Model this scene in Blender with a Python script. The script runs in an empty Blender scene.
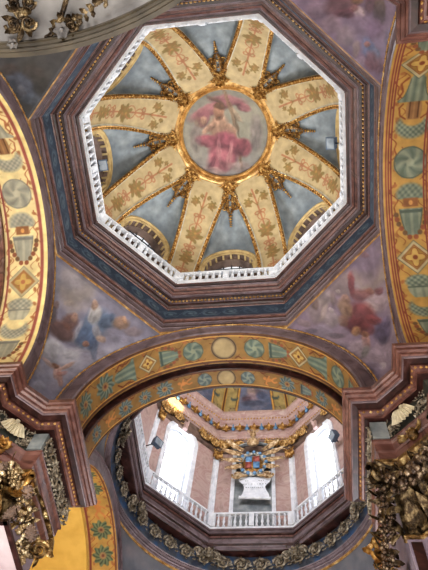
import bpy, math, random
import numpy as np
from mathutils import Vector, Matrix
random.seed(7); rng = np.random.default_rng(7)
sc = bpy.context.scene
COL = sc.collection
PI = math.pi
rad = math.radians
def lin(c):
    c = np.asarray(c, float)/255.0
    return np.where(c <= 0.04045, c/12.92, ((c+0.055)/1.055)**2.4)
# ------------------------------------------------------------------ materials
def new_mat(name):
    m = bpy.data.materials.new(name); m.use_nodes = True
    nt = m.node_tree; b = nt.nodes['Principled BSDF']
    return m, nt, b
def ramp_mat(name, stops, scale=2.0, detail=6, rough=.6, metal=0.0, bump=0.0, bscale=20, distort=0.0, spec=.5):
    m, nt, b = new_mat(name)
    tc = nt.nodes.new('ShaderNodeTexCoord')
    n = nt.nodes.new('ShaderNodeTexNoise'); n.inputs['Scale'].default_value = scale
    n.inputs['Detail'].default_value = detail; n.inputs['Distortion'].default_value = distort
    nt.links.new(tc.outputs['Object'], n.inputs['Vector'])
    r = nt.nodes.new('ShaderNodeValToRGB')
    el = r.color_ramp.elements
    while len(el) < len(stops): el.new(.5)
    for e, (p, c) in zip(el, stops):
        e.position = p; e.color = (*lin(c), 1)
    nt.links.new(n.outputs['Fac'], r.inputs['Fac']); nt.links.new(r.outputs['Color'], b.inputs['Base Color'])
    b.inputs['Roughness'].default_value = rough; b.inputs['Metallic'].default_value = metal
    b.inputs['Specular IOR Level'].default_value = spec
    if bump:
        n2 = nt.nodes.new('ShaderNodeTexNoise'); n2.inputs['Scale'].default_value = bscale
        nt.links.new(tc.outputs['Object'], n2.inputs['Vector'])
        bp = nt.nodes.new('ShaderNodeBump'); bp.inputs['Strength'].default_value = bump
        bp.inputs['Distance'].default_value = .03
        nt.links.new(n2.outputs['Fac'], bp.inputs['Height']); nt.links.new(bp.outputs['Normal'], b.inputs['Normal'])
    return m
M = {}
M['marble'] = ramp_mat('red_brown_marble', [(.25, (68,42,38)), (.45, (100,66,60)), (.55, (122,86,78)), (.66, (84,56,50)), (.84, (164,140,134))], 1.9, 9, .33, distort=1.4)
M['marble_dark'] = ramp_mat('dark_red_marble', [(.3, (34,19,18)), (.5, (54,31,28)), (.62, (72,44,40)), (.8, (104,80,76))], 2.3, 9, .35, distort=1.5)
M['marble_grey'] = ramp_mat('lilac_grey_marble', [(.25, (72,58,64)), (.45, (104,88,92)), (.6, (122,106,112)), (.72, (90,74,78)), (.85, (172,162,168))], 1.6, 9, .4, distort=1.3)
M['marble_pink'] = ramp_mat('pink_marble', [(.25, (158,132,126)), (.45, (192,168,160)), (.55, (176,146,140)), (.7, (206,188,180)), (.85, (156,126,124))], 1.1, 8, .45, distort=1.8)
M['gold'] = ramp_mat('old_gilding', [(.3, (96,64,30)), (.5, (158,116,60)), (.72, (222,188,122))], 9, 4, .38, .55, bump=.5, bscale=30)
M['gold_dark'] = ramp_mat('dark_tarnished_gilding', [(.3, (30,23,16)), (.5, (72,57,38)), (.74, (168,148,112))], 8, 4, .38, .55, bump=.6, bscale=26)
M['gold_line'] = ramp_mat('gilded_moulding', [(.3, (140,102,58)), (.55, (192,150,90)), (.75, (232,204,146))], 6, 4, .42, .4)
M['silver'] = ramp_mat('silvered_stucco', [(.3, (120,114,104)), (.5, (182,178,166)), (.7, (222,220,210))], 10, 4, .5, .15, bump=.4, bscale=25)
M['antique_silver'] = ramp_mat('antique_silver_stucco', [(.3, (70,62,54)), (.5, (138,128,112)), (.72, (206,198,180))], 9, 4, .5, .2, bump=.4, bscale=25)
M['fruit_lit'] = ramp_mat('sunlit_gilded_fruit', [(.3, (90,70,50)), (.5, (160,138,104)), (.7, (226,214,184))], 9, 3, .28, .4)  # brighter copy of the fruit, with strong light painted into its colour
M['pale_gold'] = ramp_mat('pale_gold_relief', [(.3, (120,84,44)), (.5, (196,156,96)), (.72, (238,216,168))], 9, 4, .42, .3, bump=.4, bscale=30)
M['pale_bronze'] = ramp_mat('pale_bronze_gilding', [(.3, (112,84,56)), (.5, (178,148,108)), (.72, (228,212,182))], 9, 4, .45, .25, bump=.4, bscale=30)
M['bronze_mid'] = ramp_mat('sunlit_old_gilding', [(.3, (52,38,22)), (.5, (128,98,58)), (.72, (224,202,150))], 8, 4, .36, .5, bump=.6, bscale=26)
M['stone'] = ramp_mat('white_stone', [(.3, (206,210,216)), (.5, (226,229,234)), (.7, (240,242,246))], 4, 5, .55)
M['stone_grey'] = ramp_mat('grey_green_stone', [(.3, (104,112,116)), (.5, (136,142,144)), (.7, (164,168,168))], 3, 6, .5)
M['plaster'] = ramp_mat('warm_plaster', [(.3, (196,176,130)), (.6, (214,194,146))], 2, 4, .8)
M['plaster_yellow'] = ramp_mat('yellow_plaster', [(.3, (206,168,84)), (.6, (222,186,100))], 2, 4, .8)
M['plaster_grey'] = ramp_mat('blue_grey_plaster', [(.3, (96,100,110)), (.5, (116,118,126)), (.7, (136,130,134))], 1.2, 6, .8)
M['web'] = ramp_mat('blue_grey_painted_vault', [(.3, (112,124,132)), (.5, (140,152,158)), (.7, (166,174,176))], 1.1, 6, .7)
M['shell'] = ramp_mat('cream_shell_stone', [(.3, (176,166,142)), (.6, (214,204,178))], 7, 4, .6)
M['tan'] = ramp_mat('tan_plaster_moulding', [(.3, (158,134,92)), (.6, (190,166,118))], 3, 4, .7)
M['brown'] = ramp_mat('brown_stone', [(.3, (86,70,62)), (.6, (124,104,92))], 3, 5, .7)
M['lilac'] = ramp_mat('lilac_stone_panel', [(.3, (112,98,112)), (.6, (150,138,152))], 1.5, 6, .45)
M['whitepink'] = ramp_mat('pale_pink_panel', [(.3, (196,176,180)), (.6, (222,208,210))], 1.5, 6, .4)
M['floorm'] = ramp_mat('pale_stone_floor', [(.3, (150,140,128)), (.6, (180,170,156))], 1, 4, .6)
M['iron'] = ramp_mat('dark_iron', [(.3, (40,42,46)), (.6, (66,68,74))], 5, 3, .5, .5)
M['lampcase'] = ramp_mat('blue_grey_lamp_housing', [(.3, (66,80,98)), (.6, (92,106,122))], 5, 3, .4, .2)
M['lampglass'] = ramp_mat('pale_lamp_glass', [(.3, (130,140,148)), (.6, (160,168,174))], 5, 3, .2)
M['blue'] = ramp_mat('blue_paint', [(.3, (70,110,150)), (.6, (110,150,186))], 6, 3, .5)
M['red'] = ramp_mat('dull_red_paint', [(.3, (120,56,52)), (.6, (164,90,82))], 6, 3, .5)
M['organ_white'] = ramp_mat('grey_white_stucco', [(.28, (92,89,88)), (.5, (128,125,122)), (.7, (156,152,148))], 1.8, 7, .6)
M['organ_rim'] = ramp_mat('grey_olive_moulding', [(.3, (58,52,42)), (.6, (84,76,62))], 3, 5, .5)
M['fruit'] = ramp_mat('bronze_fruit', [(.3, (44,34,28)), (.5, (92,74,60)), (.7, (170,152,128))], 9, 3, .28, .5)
M['frieze_dark'] = ramp_mat('dark_green_frieze_ground', [(.3, (44,46,42)), (.6, (70,72,66))], 4, 4, .7)
def paint_mat():
    m, nt, b = new_mat('painted_fresco')
    a = nt.nodes.new('ShaderNodeVertexColor'); a.layer_name = 'Col'
    tc = nt.nodes.new('ShaderNodeTexCoord'); n = nt.nodes.new('ShaderNodeTexNoise')
    n.inputs['Scale'].default_value = 3.5; n.inputs['Detail'].default_value = 8
    nt.links.new(tc.outputs['Object'], n.inputs['Vector'])
    mr = nt.nodes.new('ShaderNodeMapRange'); mr.inputs[1].default_value = .3; mr.inputs[2].default_value = .7
    mr.inputs[3].default_value = .78; mr.inputs[4].default_value = 1.15
    nt.links.new(n.outputs['Fac'], mr.inputs[0])
    mx = nt.nodes.new('ShaderNodeVectorMath'); mx.operation = 'SCALE'
    nt.links.new(a.outputs['Color'], mx.inputs[0]); nt.links.new(mr.outputs[0], mx.inputs['Scale'])
    nt.links.new(mx.outputs[0], b.inputs['Base Color'])
    b.inputs['Roughness'].default_value = .7
    return m
M['paint'] = paint_mat()
def glow_mat(name, col, s, grid=False):
    m, nt, b = new_mat(name)
    b.inputs['Base Color'].default_value = (.9,.93,.97,1); b.inputs['Roughness'].default_value = .3
    b.inputs['Emission Color'].default_value = (*col, 1); b.inputs['Emission Strength'].default_value = s
    return m
M['daylit_glass'] = glow_mat('daylit_window_glass', (.88,.92,1.0), 5.5)
M['daylit_soft'] = glow_mat('daylit_lunette_glass', (.86,.92,1.0), .55)

# ------------------------------------------------------------------ object helpers
def props(o, label=None, cat=None, group=None, kind=None):
    if label: o['label'] = label
    if cat: o['category'] = cat
    if group: o['group'] = group
    if kind: o['kind'] = kind
    return o
def empty(name, loc=(0,0,0), rz=0, **k):
    o = bpy.data.objects.new(name, None); COL.objects.link(o); o.location = loc; o.rotation_euler = (0,0,rz)
    o.empty_display_size = .1
    return props(o, **k)
def link(name, me, parent=None):
    o = bpy.data.objects.new(name, me); COL.objects.link(o)
    if parent: o.parent = parent
    return o
def copy_tree(o, parent=None):
    c = o.copy(); COL.objects.link(c)
    if parent: c.parent = parent
    for ch in list(o.children): copy_tree(ch, c)
    return c
class MB:
    def __init__(s): s.v = []; s.f = []; s.m = []; s.cur = 0
    def add(s, vs, fs):
        n = len(s.v); s.v.extend([tuple(map(float, v)) for v in vs]); s.f.extend([tuple(i+n for i in f) for f in fs]); s.m.extend([s.cur]*len(fs))
    def grid(s, P):
        P = np.asarray(P); n, m = P.shape[:2]
        fs = [(i*m+j, i*m+j+1, (i+1)*m+j+1, (i+1)*m+j) for i in range(n-1) for j in range(m-1)]
        s.add(P.reshape(-1,3), fs)
    def box(s, c, d, R=None):
        vs = [Vector((sx*d[0]/2, sy*d[1]/2, sz*d[2]/2)) for sx in (-1,1) for sy in (-1,1) for sz in (-1,1)]
        if R is not None: vs = [R @ v for v in vs]
        vs = [v + Vector(c) for v in vs]
        s.add(vs, [(0,1,3,2),(4,6,7,5),(0,4,5,1),(2,3,7,6),(0,2,6,4),(1,5,7,3)])
    def ball(s, c, r, seg=6, rings=4, ax=None):
        r = (r,r,r) if not hasattr(r,'__len__') else r
        P = []
        for i in range(rings+1):
            th = PI*i/rings
            for j in range(seg+1):
                ph = 2*PI*j/seg
                v = Vector((r[0]*math.sin(th)*math.cos(ph), r[1]*math.sin(th)*math.sin(ph), r[2]*math.cos(th)))
                if ax is not None: v = ax @ v
                P.append((v.x+c[0], v.y+c[1], v.z+c[2]))
        s.grid(np.array(P).reshape(rings+1, seg+1, 3))
    def tube(s, pts, r, seg=6, closed=False):
        pts = [Vector(p) for p in pts]; n = len(pts)
        rs = r if hasattr(r,'__len__') else [r]*n
        P = []; up = None
        for i, p in enumerate(pts):
            t = (pts[min(i+1,n-1)] - pts[max(i-1,0)])
            if t.length < 1e-9: t = Vector((0,0,1))
            t.normalize()
            if up is None:
                up = Vector((0,0,1)) if abs(t.z) < .9 else Vector((1,0,0))
            a = t.cross(up)
            if a.length < 1e-6: a = t.cross(Vector((1,0,.3)))
            a.normalize(); b = a.cross(t); up = b
            P.append([p + (a*math.cos(2*PI*k/seg) + b*math.sin(2*PI*k/seg))*rs[i] for k in range(seg+1)])
        s.grid(np.array(P))
    def lathe(s, prof, seg=10, c=(0,0,0)):
        s.grid(np.array([[(c[0]+r*math.cos(2*PI*k/seg), c[1]+r*math.sin(2*PI*k/seg), c[2]+z) for k in range(seg+1)] for r, z in prof]))
    def leaf(s, base, d, n, L, W, curl=.6, lobes=3):
        """a lobed acanthus leaf from base along d, curling towards n"""
        d = Vector(d).normalized(); n = Vector(n).normalized(); w = d.cross(n).normalized()
        base = Vector(base); P = []
        N = 7
        for i in range(N+1):
            t = i/N; a = curl*t*1.6
            c = base + d*(L*math.sin(a)/max(curl*1.6,1e-3) if curl > .01 else L*t) + n*(L*(1-math.cos(a))/max(curl*1.6,1e-3))
            wd = W*(.35+.65*math.sin(PI*min(t*.9+.12,1)))*(1-.35*abs(math.sin(lobes*PI*t)))*(1 if t < .97 else .15)
            nn = (n*math.cos(a) - d*math.sin(a))
            P.append([c - w*wd/2 + nn*W*.12, c - w*wd/4, c + nn*W*.1, c + w*wd/4, c + w*wd/2 + nn*W*.12])
        s.grid(np.array(P))
    def scroll(s, c, u, v, R, turns=1.6, th=.03, flip=1, n=None, end=.25):
        """a spiral volute in the plane u,v about c"""
        u = Vector(u).normalized(); v = Vector(v).normalized(); N = int(14*turns)
        pts = []; rs = []
        for i in range(N+1):
            t = i/N; a = 2*PI*turns*t; r = R*(1-(1-end*.5)*t)
            pts.append(Vector(c) + u*math.cos(a)*r + v*math.sin(a)*r*flip); rs.append(th*(1-.35*t))
        s.tube(pts, rs, 5)
        s.ball(c, R*.26, 6, 4)
    def rosette(s, c, n, R, petals=8, depth=.06):
        n = Vector(n).normalized(); a = n.cross(Vector((0,0,1)))
        if a.length < .1: a = Vector((1,0,0))
        a.normalize(); b = n.cross(a)
        for k in range(petals):
            d = a*math.cos(2*PI*k/petals)+b*math.sin(2*PI*k/petals)
            s.leaf(Vector(c)+d*R*.15, d, n, R*.95, R*.75, .7, 2)
        s.ball(Vector(c)+n*depth, R*.25, 7, 5)
    def shellfan(s, c, u, v, n, R, ribs=9):
        """scallop: hinge at c, opening along v"""
        u, v, n = (Vector(x).normalized() for x in (u, v, n)); P = []
        A = 72
        for i in range(7):
            t = i/6; row = []
            for j in range(A+1):
                a = -.68 + 1.36*j/A
                rr = R*t*(1+.06*math.cos(j/A*ribs*2*PI)*t)
                h = R*(.34*math.sin(PI*min(t,.92))+.07*t*math.cos(j/A*ribs*2*PI))
                row.append(Vector(c)+u*math.sin(a)*rr+v*math.cos(a)*rr+n*h)
            P.append(row)
        s.grid(np.array(P)); s.ball(Vector(c)+n*R*.08, R*.14, 7, 5)
    def build(s, name, mat, parent=None, smooth=True, bev=0, **k):
        me = bpy.data.meshes.new(name); me.from_pydata(s.v, [], s.f)
        mats = mat if isinstance(mat, (list,tuple)) else [mat]
        for mm in mats: me.materials.append(mm)
        if len(mats) > 1: me.polygons.foreach_set('material_index', s.m)
        me.polygons.foreach_set('use_smooth', [smooth]*len(me.polygons)); me.update()
        return props(link(name, me, parent), **k)
def gridmesh(name, P, C=None, mat=None, parent=None, smooth=True, **k):
    P = np.asarray(P, float); n, m = P.shape[:2]
    idx = np.arange(n*m).reshape(n, m)
    F = np.stack([idx[:-1,:-1], idx[:-1,1:], idx[1:,1:], idx[1:,:-1]], -1).reshape(-1,4)
    me = bpy.data.meshes.new(name)
    me.vertices.add(n*m); me.vertices.foreach_set('co', P.reshape(-1))
    me.loops.add(F.size); me.loops.foreach_set('vertex_index', F.reshape(-1).astype(np.int32))
    me.polygons.add(len(F)); me.polygons.foreach_set('loop_start', (np.arange(len(F))*4).astype(np.int32))
    me.polygons.foreach_set('loop_total', np.full(len(F), 4, np.int32))
    me.update(calc_edges=True)
    me.polygons.foreach_set('use_smooth', [smooth]*len(F))
    if C is not None:
        a = me.color_attributes.new('Col', 'FLOAT_COLOR', 'POINT')
        cc = np.ones((n*m,4)); cc[:,:3] = lin(np.clip(C.reshape(-1,3),0,255)); a.data.foreach_set('color', cc.reshape(-1).astype(np.float32))
        mat = mat or M['paint']
    me.materials.append(mat); me.validate()
    return props(link(name, me, parent), **k)

# ------------------------------------------------------------------ painting on surfaces
_perm = rng.random((64,64))
def vnoise(x, y):
    xi = np.floor(x).astype(int); yi = np.floor(y).astype(int); fx = x-xi; fy = y-yi
    fx = fx*fx*(3-2*fx); fy = fy*fy*(3-2*fy)
    g = lambda a, b: _perm[a % 64, b % 64]
    return (g(xi,yi)*(1-fx)+g(xi+1,yi)*fx)*(1-fy)+(g(xi,yi+1)*(1-fx)+g(xi+1,yi+1)*fx)*fy
def fbm(x, y, o=4):
    s = 0; a = .5
    for i in range(o): s = s + a*vnoise(x*2**i+17*i, y*2**i+9*i); a *= .5
    return s/(1-.5**o)
def mixc(C, mask, col):
    m = np.clip(mask,0,1)[...,None]; return C*(1-m)+np.asarray(col,float)*m
def sm(d, w): return np.clip(.5-d/w, 0, 1)      # d<0 inside
def ell(X, Y, cx, cy, rx, ry, rot=0, soft=.15):
    c, s = math.cos(rot), math.sin(rot); x = (X-cx)*c+(Y-cy)*s; y = -(X-cx)*s+(Y-cy)*c
    return sm(np.hypot(x/rx, y/ry)-1, soft*2)
def stroke(X, Y, pts, w, soft=.4):
    d = np.full(X.shape, 1e9)
    for (x0,y0),(x1,y1) in zip(pts[:-1], pts[1:]):
        dx, dy = x1-x0, y1-y0; L = dx*dx+dy*dy+1e-12
        t = np.clip(((X-x0)*dx+(Y-y0)*dy)/L, 0, 1)
        d = np.minimum(d, np.hypot(X-x0-t*dx, Y-y0-t*dy))
    return sm((d-w)/w, soft*2)
G1 = (112,124,112); G2 = (146,152,134); G3 = (80,92,84); RB = (128,72,46); 
def motif(C, X, Y, kind, cx, cy, s, g=(G1,G2,G3), rb=RB):
    """one grotesque motif; X across, Y along; s = half size"""
    x = (X-cx)/s; y = (Y-cy)/s
    near = (np.abs(x) < 2.2) & (np.abs(y) < 2.2)
    if not near.any(): return C
    g1, g2, g3 = g
    r = np.hypot(x, y); th = np.arctan2(y, x)
    if kind == 'shell':
        m = sm(r-1-.05*np.cos(9*th), .12); C = mixc(C, m, g1)
        sp = np.sin(5*th+3.5*np.log(r+.15)); C = mixc(C, m*np.clip(sp,0,1)*.75, g2); C = mixc(C, m*np.clip(-sp-.4,0,1)*.8, g3)
        C = mixc(C, sm(r-.26,.1), g2); C = mixc(C, sm(np.abs(r-1.0)-.035,.06), g3)
    elif kind == 'diamond':
        d = np.abs(x)+np.abs(y); C = mixc(C, sm(d-1.15,.08), (176,166,134)); C = mixc(C, sm(d-.86,.06), (150,120,66))
        m = sm(r-.5-.16*np.cos(4*th), .1); C = mixc(C, m, (190,160,96)); C = mixc(C, sm(r-.16,.06), rb)
        C = mixc(C, sm(np.abs(d-1.15)-.03,.06), g3); C = mixc(C, sm(np.abs(d-.86)-.03,.06), rb)
        C = mixc(C, sm(np.abs(r-.5-.16*np.cos(4*th))-.035,.06), rb)
    elif kind == 'bell':
        w = .42+.38*np.clip((y+.8)/1.6,0,1)**1.5+.25*np.exp(-((y-.75)/.2)**2)
        m = sm(np.abs(x)-w,.1)*sm(np.abs(y)-.85,.08); m = np.maximum(m, ell(x,y,0,-.75,.42,.4))
        C = mixc(C, m, g1); C = mixc(C, m*np.clip(np.sin(x*13)*.9,0,1)*.7, g2); C = mixc(C, m*np.clip(-np.sin(x*13)-.4,0,1)*.7, g3)
        C = mixc(C, sm(np.abs(np.abs(x)-w)-.03,.05)*sm(np.abs(y)-.85,.08), g3)
        for sx in (-1,1): C = mixc(C, stroke(x,y,[(sx*.6,-.9),(sx*.95,-.5),(sx*.8,.1),(sx*1.05,.6)],.06), rb)
    elif kind == 'tulip':
        m = sm(np.abs(x)-(.55-.25*y*y),.1)*sm(np.abs(y)-.75,.08); C = mixc(C, m, (134,100,70)); C = mixc(C, m*np.clip(np.cos(x*14),0,1)*.6, (168,132,88)); 
        C = mixc(C, stroke(x,y,[(-.3,-.7),(-.3,.6)],.05)+stroke(x,y,[(.3,-.7),(.3,.6)],.05), (92,62,42))
        for sx in (-1,1): C = mixc(C, stroke(x,y,[(sx*.55,.7),(sx*.95,.4),(sx*1.05,-.2),(sx*.8,-.5)],.06), rb)
    elif kind == 'crescent':
        m = ell(x,y,0,-.15,1.05,.85)*(1-ell(x,y,0,-.75,.75,.6)); C = mixc(C, m, g1)
        n = np.sin(x*17)*np.sin(y*17); C = mixc(C, m*np.clip(n,0,1), g2); C = mixc(C, m*np.clip(-n-.2,0,1), g3)
    elif kind == 'basket':
        m = ell(x,y,0,.1,.95,.8)*sm(y-.35,.08); C = mixc(C, m, g1); n = np.sin(x*15+3*y)*np.sin(y*14); C = mixc(C, m*np.clip(n,0,1)*.8, g2); C = mixc(C, m*np.clip(-n-.2,0,1)*.8, g3)
        m = sm(np.abs(x)-.5,.1)*sm(np.abs(y-.6)-.3,.08); C = mixc(C, m, (140,96,62)); C = mixc(C, ell(x,y,0,.62,.14,.16), (200,150,90))
    elif kind == 'vase':
        w = .28+.45*np.clip((.9-y)/1.7,0,1)**.6; m = sm(np.abs(x)-w,.08)*sm(np.abs(y)-.88,.06)
        C = mixc(C, m, g1); C = mixc(C, m*np.clip(np.sin(x*12+1.5),0,1)*.7, g2); C = mixc(C, m*sm(np.abs(y+.7)-.1,.05), g3)
        C = mixc(C, sm(np.abs(np.abs(x)-w)-.03,.05)*sm(np.abs(y)-.88,.06), g3)
        for sx in (-1,1):
            for k in range(6): C = mixc(C, ell(x,y,sx*(.95-.05*k*k*.6),-.5+.3*k,.16,.17), (138,84,60) if k%2 else (110,84,60))
    elif kind == 'bowl':
        m = ell(x,y,0,-.35,.85,.5); C = mixc(C, m, g1); n = np.sin(x*15+2)*np.sin(y*17); C = mixc(C, m*np.clip(n,0,1), g2); C = mixc(C, m*np.clip(-n-.2,0,1), g3)
        m = sm(np.abs(x)-(.78-.5*np.clip(y,0,1)**2),.08)*sm(np.abs(y-.4)-.42,.06); C = mixc(C, m, g2); C = mixc(C, m*np.clip(np.sin(x*12),0,1)*.7, g1); C = mixc(C, m*sm(np.abs(y)-.08,.05), g3)
    elif kind == 'wreath':
        m = sm(r-.9-.14*np.cos(9*th+.5),.12); C = mixc(C, m, g1); n = np.sin(11*th+r*9); C = mixc(C, m*np.clip(n,0,1)*.9, g3); C = mixc(C, m*np.clip(-n-.3,0,1)*.8, g2)
        C = mixc(C, sm(r-.34,.12), (150,122,84)); C = mixc(C, sm(r-.14,.1), (110,62,50))
    elif kind == 'medallion':
        m = sm(r-1,.08); C = mixc(C, m, (128,112,88)); C = mixc(C, sm(r-.78,.1), (164,146,110)); C = mixc(C, sm(np.abs(r-.92)-.04,.05), (70,54,40))
    elif kind == 'bust':
        C = mixc(C, ell(x,y,0,0,.32,.36), (172,128,92)); C = mixc(C, ell(x,y,0,-.35,.4,.2), (120,80,56)); 
        for sx in (-1,1):
            C = mixc(C, stroke(x,y,[(sx*.1,.3),(sx*.7,.7),(sx*.95,.3),(sx*.7,0)],.07), rb)
    elif kind == 'putto':
        sk = (186,126,72)
        C = mixc(C, ell(x,y,0,0,.3,.5,.3), sk); C = mixc(C, ell(x,y,-.2,-.65,.25,.25), sk); C = mixc(C, stroke(x,y,[(0,.4),(.3,.9),(.1,1.3)],.12), sk)
        C = mixc(C, stroke(x,y,[(0,.4),(-.4,.8),(-.6,1.2)],.11), sk); C = mixc(C, stroke(x,y,[(.1,-.3),(.7,-.5),(.9,-.2)],.09), sk); C = mixc(C, stroke(x,y,[(-.1,-.2),(-.7,.1)],.09), sk)
    return C
def fresco(S, Z, bg, blobs, cell=1.0, warp=.12, sk=1.0):
    """painterly ground plus figures made of brushed patches: (s,z,as,az,bs,bz,colour,alpha)"""
    wx = S+warp*(fbm(S*2.3+3,Z*2.3)-.5)*2+warp*.4*(fbm(S*8,Z*8+4)-.5)*2; wz = Z+warp*(fbm(S*2.3+40,Z*2.3+11)-.5)*2+warp*.4*(fbm(S*8+9,Z*8)-.5)*2
    b0, b1, b2 = (np.asarray(c,float) for c in bg)
    n = fbm(S*.9/cell+5, Z*.9/cell+2, 5); n2 = fbm(S*1.7/cell+25, Z*2.4/cell+32, 5)
    C = b0+(b1-b0)*np.clip((n-.3)*2.5,0,1)[...,None]; C = mixc(C, np.clip((n2-.5)*3.2,0,1)*.8, b2)
    for s0,z0,ax,az,bx,bz,col,al in blobs:
        det = ax*bz-az*bx
        if abs(det) < 1e-4: continue
        X = wx-s0; Y = wz-z0; u = (X*bz-Y*bx)/det; v = (ax*Y-az*X)/det; r = np.hypot(u,v)
        m = sm(r-1,.5)
        sh = 1+.34*(-v*.5-.1)+.45*(fbm(u*2.2+s0*7,v*2.2+z0*5,3)-.5)      # folds: lighter at the top, darker below
        cc = (np.asarray(col,float)*.68+.32*np.mean(col)*np.array((.98,.94,.96)))[None,None,:]*np.clip(sh,.5,1.5)[...,None]
        mm = (m*al)[...,None]; C = C*(1-mm)+cc*mm
    return C
# ------------------------------------------------------------------ architecture helpers
def octpts(R, z, yc=0, n=8): return [(R*math.cos(rad(22.5+45*k)), yc+R*math.sin(rad(22.5+45*k)), z) for k in range(n+1)]
def oct_sweep(name, prof, mat, parent=None, yc=0, **k):
    P = np.array([[(R*math.cos(rad(22.5+45*i)), yc+R*math.sin(rad(22.5+45*i)), z) for i in range(9)] for R, z in prof])
    return gridmesh(name, P, None, mat, parent, smooth=False, **k)
def circ_sweep(name, prof, mat, parent=None, yc=0, seg=96, **k):
    P = np.array([[(R*math.cos(2*PI*i/seg), yc+R*math.sin(2*PI*i/seg), z) for i in range(seg+1)] for R, z in prof])
    return gridmesh(name, P, None, mat, parent, smooth=False, **k)
def beads_on(mb, pts, r, step, closed=False, jitter=0, stretch=1.3):
    for a, b in zip(pts[:-1], pts[1:]):
        a = Vector(a); b = Vector(b); L = (b-a).length; n = max(1, int(L/step)); d = (b-a).normalized()
        Rm = d.to_track_quat('X','Z').to_matrix()
        for i in range(n):
            p = a+(b-a)*((i+.5)/n)
            mb.ball(p, (r*stretch, r, r), 5, 3, Rm)
def offset_poly(pts, d):
    """offset an open plan polyline to its left by d"""
    out = []; n = len(pts)
    for i in range(n):
        p = Vector(pts[i]); 
        d1 = (Vector(pts[i])-Vector(pts[i-1])).normalized() if i > 0 else None
        d2 = (Vector(pts[i+1])-Vector(pts[i])).normalized() if i < n-1 else None
        if d1 is None: d1 = d2
        if d2 is None: d2 = d1
        n1 = Vector((-d1.y, d1.x)); n2 = Vector((-d2.y, d2.x)); m = (n1+n2); m.normalize()
        out.append(p+m*(d/max(m.dot(n1), .3)))
    return out
def poly_sweep(name, plan, prof, mat, parent=None, side=1, **k):
    P = np.array([[(q.x, q.y, z) for q in offset_poly(plan, side*d)] for d, z in prof])
    return gridmesh(name, P, None, mat, parent, smooth=False, **k)
def arc_pts(r, cz, z0, n=64):
    """stilted arch line (h, z, angle-length) from left foot over the crown to right foot"""
    out = []
    k = 6
    for i in range(k): out.append((-r, z0+(cz-z0)*i/k))
    for i in range(n+1):
        a = PI-PI*i/n; out.append((r*math.cos(a), cz+r*math.sin(a)))
    for i in range(k): out.append((r, cz-(cz-z0)*(i+1)/k))
    return out
def arch_sweep(name, prof, cz, z0, mp, mat, parent=None, n=64, **k):
    """prof: (r, depth) pairs; mp(h, depth, z) -> world point"""
    P = np.array([[mp(h, dp, z) for h, z in arc_pts(r, cz, z0, n)] for r, dp in prof])
    return gridmesh(name, P, None, mat, parent, smooth=False, **k)
CZ = 14.1
mpN = lambda h, d, z: (h, 4.62+d, z)
mpE = lambda h, d, z: (4.62+d, h, z)
mpW = lambda h, d, z: (-4.62-d, h, z)
mpS = lambda h, d, z: (h, -4.62-d, z)

# ================================================================== MAIN DOME: cornice
YC2 = 11.1
oc = empty('octagonal_cornice', (0,0,17.9), label='stepped red-brown marble cornice framing the large octagonal dome opening', cat='cornice', kind='structure')
def rel(o, root):   # keep a world-built mesh in place under an Empty that is not at the origin
    o.matrix_parent_inverse = Matrix.Translation(root.location).inverted() if root.rotation_euler.z == 0 else (Matrix.Translation(root.location) @ Matrix.Rotation(root.rotation_euler.z,4,'Z')).inverted()
    return o
rel(oct_sweep('gilded_edge', [(5.14,17.9),(5.12,17.84),(5.04,17.8),(4.99,17.84),(4.98,17.93)], M['gold_line'], oc), oc)
def bands(root, lst, mats, yc=0):
    for i,(pr,mk,nm) in enumerate(lst): rel(oct_sweep(nm, pr, M[mk], root, yc), root)
bands(oc,[([(4.98,17.93),(4.97,18.12),(4.93,18.14)],'marble_grey','architrave'),([(4.93,18.14),(4.92,18.18),(4.96,18.2)],'marble_dark','dark_fillet'),
 ([(4.96,18.2),(4.96,18.4),(4.93,18.42)],'marble_grey','architrave'),([(4.93,18.42),(4.92,18.46)],'marble_dark','dark_fillet'),([(4.92,18.46),(4.95,18.48),(4.95,18.6),(4.91,18.62)],'marble','architrave'),([(4.91,18.62),(4.91,18.7)],'marble_grey','light_fillet')],None)  # thin dark and pale marble strips alternate
# painted blue-grey frieze with scrolls
def oct_grid(prof, yc, du=.04, dv=.04):
    """dense octagonal band between two (R,z); returns P, along, across"""
    (R0,z0),(R1,z1) = prof; rows = max(2,int(math.hypot(R1-R0,z1-z0)/dv)); per = int(R0*.765/du)
    P=[];A=[];B=[]
    for i in range(rows+1):
        t=i/rows; R_=R0+(R1-R0)*t; z=z0+(z1-z0)*t; row=[];ra=[];rb=[]
        for k in range(8):
            p=np.array([R_*math.cos(rad(22.5+45*k)),R_*math.sin(rad(22.5+45*k))]);q=np.array([R_*math.cos(rad(67.5+45*k)),R_*math.sin(rad(67.5+45*k))])
            for j in range(per+1 if k==7 else per):
                s=j/per; w=p+(q-p)*s; row.append((w[0],w[1]+yc,z)); ra.append((k+s)*R0*.765); rb.append(t)
        P.append(row);A.append(ra);B.append(rb)
    return np.array(P),np.array(A),np.array(B)
P,A,B = oct_grid([(4.91,18.7),(4.9,19.34)],0)
w=.64; x=(A%w)/w-.5; y=(B-.5)*.8/w; r=np.hypot(x,y); th=np.arctan2(y,x)
C=np.zeros(P.shape)+np.array((44,58,76)); C=mixc(C,sm(np.abs(r-.3-.06*np.sin(th*1+2))-.06,.06)*.7,(100,118,128)); C=mixc(C,sm(r-.14,.06)*.7,(108,124,130)); C=mixc(C,sm(np.abs(y-.38*np.sin(2*PI*x))-.04,.05)*.6,(112,130,140))
C=mixc(C,(fbm(A*2,B*3)>.58)*.5,(40,54,74))
rel(gridmesh('painted_frieze',P,C,None,oc),oc)
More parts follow.
